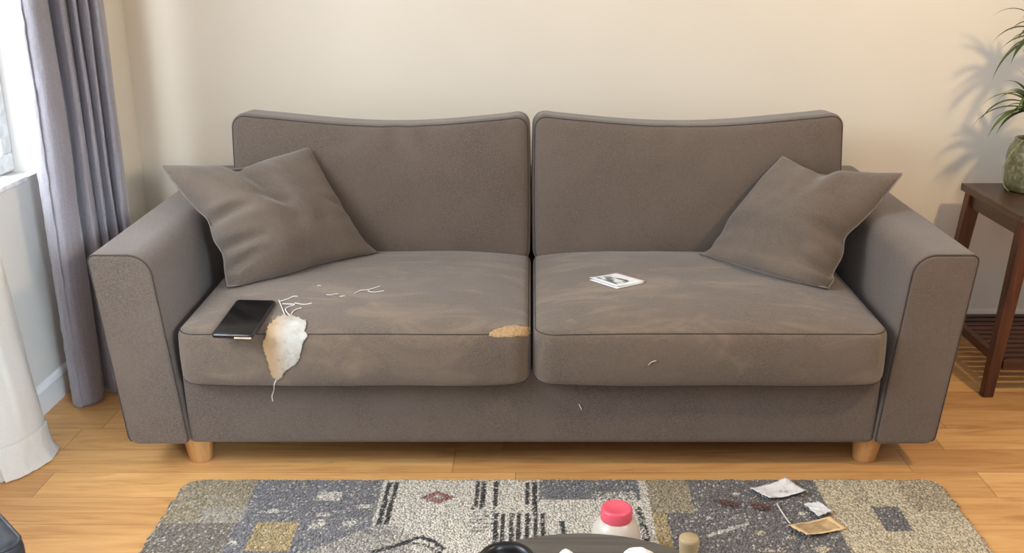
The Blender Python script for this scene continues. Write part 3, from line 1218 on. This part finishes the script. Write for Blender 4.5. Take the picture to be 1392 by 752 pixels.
at.attribute_name = 'yarn'
v = m.t.nodes.new('ShaderNodeTexVoronoi')
v.inputs['Scale'].default_value = 1.0
m.link(m.mapped((190, 150, 60)), v.inputs['Vector'])
sv = m.t.nodes.new('ShaderNodeSeparateColor')
m.link(v.outputs['Color'], sv.inputs[0])
tone = m.ramp(sv.outputs[0], [(0.0, (0.62, 0.62, 0.62, 1)), (0.6, (1, 1, 1, 1)), (1.0, (1.22, 1.2, 1.16, 1))])
c = m.mix(1.0, at.outputs['Color'], tone, 'MULTIPLY')
gap = m.ramp(v.outputs['Distance'], [(0.32, (1, 1, 1, 1)), (0.75, (0.50, 0.48, 0.46, 1))])
c = m.mix(1.0, c, gap, 'MULTIPLY')
spk = m.math('GREATER_THAN', sv.outputs[1], 0.955)
c = m.mix(m.math('MULTIPLY', spk, 0.55), c, (226, 216, 198))
m.color(c)
m.set(rough=0.95, spec=0.15, sheen=0.2)
m.bump(m.math('SUBTRACT', 1.0, v.outputs['Distance']), 1.0, 0.006)
rug = link('area_rug', me, m.m)
tag(rug, 'patchwork woven rug in cream, grey and khaki on the floor before the sofa', 'rug')


# papers and bits on the rug
def hit_rug(px, py):
    return at_z(px, py, 0.0125), Vector((0, 0, 1))


def paper(C, name, mat, label, cat, curl, n=16, parent=None):
    V, F = [], []
    P = [at_z(p[0], p[1], 0.0125) for p in C]
    for j in range(n + 1):
        for i in range(n + 1):
            a, b = i / n, j / n
            q = (P[0] * (1 - a) + P[3] * a) * (1 - b) + (P[1] * (1 - a) + P[2] * a) * b
            e = 0.004
            q = q + Vector((e * nz((a * 3, b * 9, 1)) * (1 if a in (0, 1) else 0), e * nz((a * 9, b * 3, 4)) * (1 if b in (0, 1) else 0), 0.0012 + curl(a, b)))
            V.append(q)
    for j in range(n):
        for i in range(n):
            k = j * (n + 1) + i
            F.append((k, k + 1, k + n + 2, k + n + 1))
    o = mesh(name, V, F, mat, parent)
    fix_normals(o)
    uv = o.data.uv_layers.new(name='UVMap')
    for lp in o.data.loops:
        k = lp.vertex_index
        uv.data[lp.index].uv = ((k // (n + 1)) / n, (k % (n + 1)) / n)
    md = o.modifiers.new('thickness', 'SOLIDIFY')
    md.thickness = 0.0009
    md.offset = 1
    if label:
        tag(o, label, cat)
    return o


m = NT('stained_white_paper')
m.color(m.ramp(m.noise(26, 5, 0.7, None, 1.5), [(0.34, (176, 150, 140)), (0.46, (222, 218, 216)), (0.7, (236, 236, 238))]))
m.set(rough=0.75)
m.bump(m.noise(60, 3), 0.4, 0.003)
M_stain = m.m
paper([(1019, 667), (1069, 657), (1096, 672), (1045, 684)], 'paper_scrap', M_stain, 'stained white paper scrap with curled corners on the far edge of the rug', 'paper',
      lambda a, b: 0.016 * (a * a * 0.25 + (1 - a) ** 2 * (b ** 2) + abs(b - 0.4) ** 2 * a + (1 - b) ** 3 * 0.4) + 0.002 * (1 + nz((a * 4, b * 4, 2))))
m = NT('foil_wrapper')
uvn = m.t.nodes.new('ShaderNodeTexCoord')
s2 = m.t.nodes.new('ShaderNodeSeparateXYZ')
m.link(uvn.outputs['UV'], s2.inputs[0])
wv = m.noise(14, 4, 0.6, None, 2.0)
cw = m.ramp(wv, [(0.35, (120, 108, 98)), (0.5, (178, 148, 110)), (0.64, (218, 186, 138))])
bu = m.math('MINIMUM', m.math('MINIMUM', s2.outputs['X'], m.math('SUBTRACT', 1.0, s2.outputs['X'])), m.math('MINIMUM', s2.outputs['Y'], m.math('SUBTRACT', 1.0, s2.outputs['Y'])))
m.color(m.mix(m.math('LESS_THAN', bu, 0.11), cw, (232, 200, 150)))
m.set(rough=0.35)
m.bump(wv, 0.6, 0.004)
wr = empty('food_wrapper', at_z(1110, 718, 0.012))
tag(wr, 'flattened tan and silver wrapper with an orange border on the rug', 'wrapper')
paper([(1070, 716), (1127, 706), (1152, 719), (1095, 735)], 'wrapper_sheet', m.m, None, None,
      lambda a, b: 0.012 * (1 - b) ** 2 * (0.3 + a) + 0.004 * abs(nz((a * 3, b * 5, 7))) + 0.008 * b ** 3 * (1 - a), parent=wr)
paper([(1092, 690), (1113, 690), (1131, 700), (1112, 707)], 'paper_scrap', plain('grey_white_paper', (214, 212, 212), 0.7, 0.05, 60, 0.3, 80), 'small torn pale paper scrap touching the tan wrapper on the rug', 'paper',
      lambda a, b: 0.010 + 0.006 * (1 - a) * b + 0.003 * nz((a * 5, b * 5, 9)))
tag(thread([(1056, 687), (1062, 697), (1068, 706), (1074, 714)], 0.0018, 'paper_stick', None, 0.004, hit_rug), 'thin white stick on the rug between the stained paper and the wrapper', 'stick')
# fuzz tufts
M_fuzz = plain('brown_fuzz', (112, 88, 82), 0.95, 0.3, 200)


def tuft(px0, px1, py, label, seed):
    rnd = random.Random(seed)
    mbt = MB()
    for k in range(46):
        t = rnd.random()
        p = at_z(px0 + (px1 - px0) * t, py + rnd.uniform(-3.0, 3.0) + 3 * t, 0.0125)
        pts = [p + Vector((rnd.uniform(-.004, .004), rnd.uniform(-.004, .004), 0.001))]
        d = Vector((rnd.uniform(-1, 1), rnd.uniform(-1, 1), rnd.uniform(0.0, 0.7)))
        for q in range(4):
            d = d + Vector((rnd.uniform(-.7, .7), rnd.uniform(-.7, .7), rnd.uniform(-.5, .3)))
            nx = pts[-1] + d.normalized() * 0.0045
            nx.z = max(nx.z, 0.0135)
            pts.append(nx)
        mbt.add(*tube(pts, 0.0011, False, 5))
    return tag(mbt.build('fuzz_tuft', M_fuzz, None, True), label, 'fuzz', 'brown fuzz tufts on the rug')


tuft(1022, 1046, 688, 'brown fuzzy fibre tuft on the rug just below the stained white paper', 4)
tuft(978, 1002, 684, 'reddish brown fibre tuft on the rug, farther from the papers', 9)

# ------------------------------------------------------------------ coffee table and things on it
TC = Vector((0.082, 1.210, 0))
TR, TH = 0.287, 0.40
ct = empty('coffee_table', TC)
tag(ct, 'round dark grey coffee table at the bottom edge, in front of the pink-capped jar', 'coffee table')
M_ct = wood('grey_stained_wood', (66, 60, 54), (84, 78, 71), (98, 92, 84), (1.5, 24, 24), 0.5)
V, F = lathe([(0.0, -0.028), (TR - 0.012, -0.028), (TR - 0.002, -0.020), (TR, -0.012), (TR, -0.004), (TR - 0.004, 0.0), (0.0, 0.0)], (TC.x, TC.y, TH), 96)
mesh('tabletop', V, F, M_ct, ct, False)
for k in range(4):
    a = PI / 4 + k * PI / 2
    p0 = Vector((TC.x + 0.17 * math.cos(a), TC.y + 0.17 * math.sin(a), TH - 0.028))
    p1 = Vector((TC.x + 0.235 * math.cos(a), TC.y + 0.235 * math.sin(a), 0.012))
    V, F = tube([p0, p0.lerp(p1, 0.5), p1], [0.020, 0.017, 0.013], False, 16)
    mesh('leg', V, F, M_ct, ct)

# black bowl
bc = at_y(690, 758, 1.352)
bc = Vector((-0.040, 1.352, TH))
bw = empty('black_bowl', bc)
tag(bw, 'black rounded bowl on the coffee table, its rim at the bottom edge', 'bowl')
V, F = lathe([(0.0, 0.0), (0.026, 0.0), (0.034, 0.006), (0.044, 0.024), (0.0465, 0.036), (0.0455, 0.044), (0.042, 0.0485), (0.037, 0.049), (0.033, 0.046), (0.031, 0.040), (0.026, 0.02), (0.016, 0.01), (0.0, 0.009)], bc, 48)
mesh('bowl_body', V, F, plain('black_glaze', (13, 13, 15), 0.35, 0.05), bw)
V, F = lathe([(0.0, 0.028), (0.029, 0.0285), (0.0295, 0.031), (0.018, 0.0325), (0.0, 0.033)], bc, 40)
tag(mesh('filling', V, F, plain('pale_filling', (186, 178, 166), 0.6), bw), 'pale filling')

# cream cup
cp = Vector((0.250, 1.385, TH))
V, F = lathe([(0.0, 0.0), (0.0118, 0.0), (0.0128, 0.002), (0.0142, 0.03), (0.0158, 0.050), (0.0165, 0.056), (0.0158, 0.0605), (0.0135, 0.062), (0.0, 0.0625)], cp, 32)
cup = mesh('cork_stopper', V, F, plain('cream_resin', (172, 150, 112), 0.4, 0.06), None)
tag(cup, 'small cream tapered stopper standing at the edge of the coffee table', 'stopper')


# crumpled tissues
def crumple(c, r, h, mat, name, label, cat, seed, group=None):
    V, F = [], []
    nr, ns = 10, 36
    for i in range(nr + 1):
        t = i / nr
        for k in range(ns):
            a = 2 * PI * k / ns
            rr = r * t * (1 + 0.22 * nz((math.cos(a) * 1.5, math.sin(a) * 1.5, seed)))
            z = h * (1 - t ** 1.6) + 0.006 * (nz((rr * math.cos(a) * 55, rr * math.sin(a) * 55, seed))) * (1 - t * 0.6) + 0.0025
            V.append((c[0] + rr * math.cos(a), c[1] + rr * math.sin(a) * 0.7, c[2] + max(0.001, z)))
    for i in range(nr):
        for k in range(ns):
            F.append((i * ns + k, i * ns + (k + 1) % ns, (i + 1) * ns + (k + 1) % ns, (i + 1) * ns + k))
    o = mesh(name, V, F, mat)
    fix_normals(o)
    tag(o, label, cat, group)
    return o


crumple((0.057, 1.414, TH), 0.020, 0.018, plain('tissue_white', (240, 238, 236), 0.8), 'crumpled_tissue', 'small crumpled white tissue on the coffee table beside the black bowl', 'tissue', 1.0)
crumple((0.175, 1.417, TH), 0.032, 0.018, plain('tissue_white_bright', (242, 240, 238), 0.8), 'crumpled_tissue', 'wider crumpled white tissue on the coffee table near the cream stopper', 'tissue', 5.0)

# jar with pink cap on the rug
jc = Vector((0.191, 1.985, 0.0125))
jar = empty('plastic_jar', jc)
tag(jar, 'squat white plastic jar with a pink screw cap on the rug', 'jar')
m = NT('milky_plastic')
m.color((210, 200, 188))
m.set(rough=0.32, spec=0.5)
m.b.inputs['Subsurface Weight'].default_value = 0.25
m.b.inputs['Subsurface Radius'].default_value = (0.02, 0.014, 0.01)
V, F = lathe([(0.0, 0.0), (0.048, 0.0), (0.053, 0.004), (0.0555, 0.015), (0.0565, 0.05), (0.0555, 0.075), (0.052, 0.092), (0.046, 0.104), (0.038, 0.112), (0.034, 0.115), (0.033, 0.120), (0.0, 0.121)], jc, 56)
mesh('jar_body', V, F, m.m, jar)
V, F = lathe([(0.0, 0.114), (0.0355, 0.114), (0.0362, 0.116), (0.0355, 0.138), (0.0335, 0.1415), (0.029, 0.1425), (0.027, 0.1415), (0.0, 0.1405)], jc, 56)
mesh('screw_cap', V, F, plain('pink_plastic', (234, 92, 112), 0.3, 0.03), jar)

# ------------------------------------------------------------------ side table and plant
st = empty('side_table', (1.68, 3.12, 0))
tag(st, 'dark walnut side table with a slatted lower shelf beside the sofa', 'side table')
SX0, SX1, SY0, SY1, SZ = 1.462, 1.93, 2.90, 3.345, 0.592
mb = MB()
mb.box(SX0, SX1, SY0, SY1, SZ - 0.024, SZ)
mb.build('tabletop', M_walnut_top, st, bevel=0.003)
for (y0, y1) in ((SY0 + 0.025, SY0 + 0.045), (SY1 - 0.045, SY1 - 0.025)):
    mb = MB()
    mb.box(SX0 + 0.05, SX1 - 0.05, y0, y1, SZ - 0.075, SZ - 0.024)
    mb.build('apron', M_slat, st, bevel=0.002)
for (x0, x1) in ((SX0 + 0.022, SX0 + 0.042), (SX1 - 0.042, SX1 - 0.022)):
    mb = MB()
    mb.box(x0, x1, SY0 + 0.05, SY1 - 0.05, SZ - 0.075, SZ - 0.024)
    mb.build('apron', M_walnut_top, st, bevel=0.002)
LEGS = []
for ix, X0 in ((-1, SX0), (1, SX1)):
    for iy, Y0 in ((-1, SY0), (1, SY1)):
        xo, yo = X0 - ix * 0.012, Y0 - iy * 0.012
        xb, yb = X0 + ix * 0.036, Y0 + iy * 0.004
        w, d, wb, db = 0.048, 0.04, 0.034, 0.03
        top = [(xo, yo), (xo - ix * w, yo), (xo - ix * w, yo - iy * d), (xo, yo - iy * d)]
        bot = [(xb, yb), (xb - ix * wb, yb), (xb - ix * wb, yb - iy * db), (xb, yb - iy * db)]
        mb = MB()
        mb.hexa([p + (0.0,) for p in bot], [p + (SZ - 0.024,) for p in top])
        o = mb.build('leg', M_walnut, st)
        fix_normals(o)
        md = o.modifiers.new('edge', 'BEVEL')
        md.width = 0.003
        md.segments = 2
# shelf
sh = MB()
zs = 0.120
for (x0, x1) in ((SX0 + 0.012, SX0 + 0.034), (SX1 - 0.034, SX1 - 0.012)):
    sh.box(x0, x1, SY0 + 0.02, SY1 - 0.01, zs - 0.030, zs)
for (y0, y1) in ((SY0 + 0.010, SY0 + 0.034), (SY1 - 0.030, SY1 - 0.008)):
    sh.box(SX0 + 0.02, SX1 - 0.02, y0, y1, zs - 0.030, zs)
shelf = sh.build('shelf_frame', M_slat, st, bevel=0.002)
yy = SY0 + 0.055
while yy < SY1 - 0.05:
    mb = MB()
    mb.box(SX0 + 0.03, SX1 - 0.03, yy, yy + 0.024, zs - 0.016, zs - 0.003)
    mb.build('slat', M_slat, shelf, bevel=0.002)
    yy += 0.0405

# vase + plant
pc_ = Vector((1.645, 3.235, SZ))
pot = empty('stone_vase', pc_)
tag(pot, 'mottled mossy green vase on the side table holding the spiky plant', 'vase')
m = NT('mossy_glaze')
m.color(m.ramp(m.noise(60, 6, 0.7, None, 0.6), [(0.3, (64, 64, 42)), (0.48, (104, 102, 72)), (0.62, (138, 134, 104)), (0.75, (170, 163, 132))]))
m.set(rough=0.3, coat=0.35)
m.bump(m.noise(60, 4), 0.5, 0.003)
V, F = lathe([(0.0, 0.0), (0.070, 0.0), (0.080, 0.006), (0.086, 0.03), (0.088, 0.08), (0.087, 0.12), (0.080, 0.148), (0.072, 0.158), (0.068, 0.166), (0.071, 0.172), (0.066, 0.173), (0.062, 0.160), (0.07, 0.14), (0.07, 0.11), (0.0, 0.108)], pc_, 48)
mesh('vase_body', V, F, m.m, pot)
V, F = tube(smooth_line([(pc_.x - 0.062, pc_.y - 0.03, SZ + 0.172), (pc_.x - 0.085, pc_.y - 0.035, SZ + 0.15), (pc_.x - 0.116, pc_.y - 0.035, SZ + 0.09), (pc_.x - 0.108, pc_.y - 0.035, SZ + 0.03), (pc_.x - 0.088, pc_.y - 0.035, SZ + 0.006)], 8), 0.0016, False, 6)
M_leaf = NT('leaf_green')
M_leaf.color(M_leaf.ramp(M_leaf.noise(9, 3), [(0.3, (44, 56, 24)), (0.55, (72, 88, 38)), (0.8, (118, 128, 66))]))
M_leaf.set(rough=0.45, spec=0.4)
pl = empty('potted_plant', (pc_.x, pc_.y, SZ + 0.11))
tag(pl, 'spiky green plant with drooping leaves growing in the mossy vase', 'plant')
mesh('hanging_root', V, F, plain('pale_root', (150, 152, 112), 0.7), pl)
M_stem = plain('plant_stem', (112, 92, 58), 0.8, 0.2, 60)
tops = []
for (tx, ty, tz, lean_) in ((pc_.x - 0.035, pc_.y - 0.01, 0.872, 0.02), (pc_.x - 0.035, pc_.y - 0.015, 1.10, -0.03)):
    P = smooth_line([(pc_.x + 0.01, pc_.y, SZ + 0.10), (pc_.x + lean_, pc_.y, SZ + 0.19), (tx + 0.01, ty, (SZ + 0.19 + tz) / 2 + 0.03), (tx, ty, tz)], 6)
    V, F = tube(P, 0.006, False, 10)
    mesh('stem', V, F, M_stem, pl)
    tops.append(Vector((tx, ty, tz)))


def blade(o, az, el, L, w, droop, rnd):
    """One arching lance leaf."""
    n = 12
    d = Vector((math.cos(az) * math.cos(el), math.sin(az) * math.cos(el), math.sin(el)))
    side = Vector((-math.sin(az), math.cos(az), 0))
    p = o.copy()
    V, F = [], []
    for i in range(n + 1):
        t = i / n
        ww = w * (math.sin(PI * min(1, t * 0.86 + 0.14)) ** 0.8) * (1 - t ** 4) + 0.0004
        up = side.cross(d).normalized()
        V += [p - side * ww + up * ww * 0.35, p - up * 0.0, p + side * ww + up * ww * 0.35]
        d = (d + Vector((0, 0, -droop * (0.5 + 1.3 * t) / n))).normalized()
        p = p + d * (L / n)
    for i in range(n):
        for k in (0, 1):
            F.append((i * 3 + k, i * 3 + k + 1, i * 3 + k + 4, i * 3 + k + 3))
    return V, F


for ci, top in enumerate(tops):
    rnd = random.Random(21 + ci)
    mbl = MB()
    for k in range(44):
        az = k * 2.39996 + rnd.uniform(-.2, .2)
        lvl = k / 44
        el = 0.15 + 1.0 * lvl + rnd.uniform(-.15, .15)
        L = rnd.uniform(0.17, 0.24) * (1 - 0.2 * lvl)
        # wall behind: shorten leaves that would reach it
        if math.sin(az) > 0.3:
            L *= 0.7
        mbl.add(*blade(top + Vector((0, 0, -0.02 + 0.035 * lvl)), az, el, L, rnd.uniform(0.0075, 0.0125), rnd.uniform(1.2, 2.3) * (1.0 if lvl < 0.8 else 0.6), rnd))
    o = mbl.build('leaf_crown', M_leaf.m, pl, True)

# ------------------------------------------------------------------ curtains
def hang(plan, z0, z1, name, mat, parent, nz_=40, flare=None, thick=0.0022, sub=6):
    P = smooth_line(plan, sub)
    V, F = [], []
    n = len(P)
    zsamp = list(z0 + (z1 - z0) * np.linspace(0, 1, nz_) ** 1.35)
    for z in zsamp:
        for i, p in enumerate(P):
            q = np.array([p[0], p[1], z])
            if flare:
                q = flare(q, i / (n - 1), (z - z0) / (z1 - z0))
            V.append(q)
    for j in range(nz_ - 1):
        for i in range(n - 1):
            F.append((j * n + i, j * n + i + 1, (j + 1) * n + i + 1, (j + 1) * n + i))
    o = mesh(name, V, F, mat, parent)
    md = o.modifiers.new('thickness', 'SOLIDIFY')
    md.thickness = thick
    md.offset = 0
    return o


m = NT('grey_satin_curtain')
st_ = m.noise(3, 4, 0.6, m.mapped((60, 60, 3)))
c = m.ramp(m.noise(160, 2, 0.6), [(0.3, (142, 138, 146)), (0.7, (154, 150, 158))])
c = m.mix(m.ramp(st_, [(0.45, (0, 0, 0, 1)), (0.75, (0.35, 0.35, 0.35, 1))]), c, (182, 178, 188))
m.color(c)
m.set(rough=0.55, sheen=0.3, spec=0.35)
m.bump(m.noise(3.2, 5, 0.65, m.mapped((5, 5, 3))), 0.30, 0.02)
M_curt = m.m
PLAN = [(-1.422, 2.836), (-1.395, 2.815), (-1.360, 2.825), (-1.346, 2.88), (-1.372, 2.945), (-1.345, 2.93), (-1.322, 2.925), (-1.343, 2.99), (-1.325, 2.975), (-1.303, 2.965), (-1.325, 3.02), (-1.308, 3.01),
        (-1.287, 3.005), (-1.318, 3.06), (-1.295, 3.04), (-1.268, 3.03), (-1.272, 3.075), (-1.300, 3.12), (-1.345, 3.15)]


def flare_c(q, u, t):
    w = 0.006 * nz((u * 9, t * 4, 1.0)) + 0.003 * nz((u * 30, t * 9, 5.0))
    b = math.exp(-t * 8)
    return np.array([q[0] + w, q[1] + w * 0.6 + 0.02 * b * nz((u * 7, 0, 2)), q[2] + (0.008 * abs(nz((u * 6, 0, 9))) if t == 0 else 0)])


curtain = hang(PLAN, 0.006, 2.35, 'curtain', M_curt, None, 48, flare_c)
tag(curtain, 'grey satin curtain hanging in folds between the window and the sofa', 'curtain')
HEM = [(-1.4225, 2.8355), (-1.4085, 2.824), (-1.395, 2.8145), (-1.380, 2.8145)]


def flare_h(q, u, t):
    a = flare_c(q, u * 0.055, t)
    return a + np.array([0.003 * nz((t * 60, u * 3, 1)), -0.0035 + 0.003 * nz((t * 55, u * 2, 3)), 0])


hang(HEM, 0.006, 2.35, 'hem', M_curt, curtain, 150, flare_h, 0.0015, 4)

# white sheer
m = NT('white_sheer')
m.color(m.ramp(m.noise(240, 2), [(0.3, (232, 228, 222)), (0.7, (244, 241, 236))]))
m.set(rough=0.85, spec=0.2)
m.bump(m.noise(8, 4, 0.6), 0.25, 0.01)
tr = m.t.nodes.new('ShaderNodeBsdfTranslucent')
tr.inputs['Color'].default_value = lin((240, 236, 230))
mx = m.t.nodes.new('ShaderNodeMixShader')
mx.inputs[0].default_value = 0.42
m.link(m.b.outputs[0], mx.inputs[1])
m.link(tr.outputs[0], mx.inputs[2])
m.link(mx.outputs[0], m.out.inputs['Surface'])
M_sheer = m.m
SPLAN = [(-1.40, 2.02), (-1.445, 2.08), (-1.39, 2.18), (-1.44, 2.27), (-1.405, 2.36), (-1.372, 2.41), (-1.354, 2.47), (-1.350, 2.52), (-1.362, 2.552), (-1.385, 2.565)]


def flare_s(q, u, t):
    z = q[2]
    b = max(0, 1 - z / 0.75)
    x = q[0] - 0.052 + 0.052 * b ** 1.3
    x = max(x, -1.478)
    foot = max(0, 1 - z / 0.035)
    x += 0.010 * foot ** 2 * (1 if u > 0.6 else 0.2)
    y = q[1] - 0.02 * (1 - b) * (u > 0.6) + 0.004 * nz((u * 20, t * 8, 3))
    return np.array([x + 0.004 * nz((u * 12, z * 5, 6)), y, z])


sheer = hang(SPLAN, 0.004, 2.35, 'sheer_curtain', M_sheer, None, 60, flare_s, 0.0012)
tag(sheer, 'white sheer curtain with a deep hem touching the floor below the window', 'curtain')


def flare_s2(q, u, t):
    a = flare_s(q, 0.62 + 0.38 * u, t * 0.04)
    return a


def flare_hem(q, u, t):
    uu = 0.45 + 0.55 * u
    a = flare_s(q, uu, 0)
    k = 0.005 + 0.003 * nz((u * 14, t * 3, 4)) + (0.010 * (1 - t) ** 3)
    d = np.array([0.8, 0.45 if u > 0.75 else -0.3, 0])
    return a + d * k


hang(SPLAN[4:], 0.004, 0.098, 'hem', M_sheer, sheer, 14, flare_hem, 0.0012, 8)

# ------------------------------------------------------------------ dark pouf, near left
po = empty('footstool', (-1.155, 1.50, 0))
tag(po, 'dark leather footstool with rounded piped edges, corner showing by the window', 'footstool')
m = NT('dark_leather')
m.color(m.ramp(m.noise(50, 4), [(0.3, (36, 38, 44)), (0.7, (52, 54, 60))]))
m.set(rough=0.42, spec=0.5)
m.bump(m.noise(220, 3), 0.25, 0.002)
rot = Matrix.Rotation(PI / 4, 3, 'Z')


def dpf(p, c):
    x, y, z = p
    z += 0.012 * max(0, 1 - (x / 0.2) ** 2) * max(0, 1 - (y / 0.2) ** 2) * (1 if z > 0 else 0)
    v = rot @ Vector((x, y, 0))
    return np.array([v.x - 1.155, v.y + 1.50, z + 0.2095])


V, F, loops = cushion(0.203, 0.203, 0.172, 0.016, 0.03, dpf, (20, 20, 20))
mesh('footstool_body', V, F, m.m, po)
V, F = tube(loops[0], 0.0035, True)
mesh('piping', V, F, m.m, po)
for sx in (-1, 1):
    for sy in (-1, 1):
        v = rot @ Vector((0.125 * sx, 0.125 * sy, 0))
        V, F = lathe([(0.0, 0.0), (0.018, 0.0), (0.022, 0.036), (0.0, 0.036)], (v.x - 1.155, v.y + 1.5, 0), 16)
        mesh('leg', V, F, M_walnut, po)

# ------------------------------------------------------------------ light
def area(name, loc, target, sx, sy, power, color, spread=PI):
    d = bpy.data.lights.new(name, 'AREA')
    d.shape = 'RECTANGLE'
    d.size, d.size_y = sx, sy
    d.energy = power
    d.color = color
    d.spread = spread
    o = bpy.data.objects.new(name, d)
    COL.objects.link(o)
    o.location = loc
    o.rotation_euler = (Vector(target) - Vector(loc)).to_track_quat('-Z', 'Y').to_euler()
    return o


area('window_daylight', (-2.15, 3.0, 1.40), (-1.0, 3.0, 1.30), 5.0, 3.0, 300, (0.82, 0.91, 1.0))
d = bpy.data.lights.new('ceiling_lamp', 'POINT')
d.energy = 96
d.color = (1.0, 0.74, 0.42)
d.shadow_soft_size = 0.08
o = bpy.data.objects.new('ceiling_lamp', d)
COL.objects.link(o)
o.location = (1.8, 1.5, 2.3)
# fill panel added behind the camera to brighten the front faces
area('added_front_fill', (-0.6, -1.6, 2.3), (0.2, 3.0, 0.5), 2.2, 1.6, 17, (0.95, 0.97, 1.0))
area('added_left_wall_beam', (1.4, -1.0, 1.7), (-1.56, 2.50, 0.25), 0.7, 0.7, 3.8, (0.74, 0.88, 1.0), math.radians(25))  # added narrow beam to lift the wall under the window, no real window there
area('added_window_key', (-1.95, 1.2, 1.85), (1.0, 3.4, 0.75), 1.8, 0.8, 66, (0.84, 0.93, 1.0))  # extra lamp added outside the window to firm the sofa's shadow on the wall

w = bpy.data.worlds.new('world')
bpy.context.scene.world = w
w.use_nodes = True
bg = w.node_tree.nodes['Background']
bg.inputs['Color'].default_value = (0.92, 0.93, 1.0, 1)
bg.inputs['Strength'].default_value = 0.5

sc = bpy.context.scene
sc.view_settings.view_transform = 'Standard'
sc.view_settings.look = 'None'
sc.view_settings.exposure = 0.1
sc.cycles.use_denoising = True
sc.cycles.max_bounces = 8
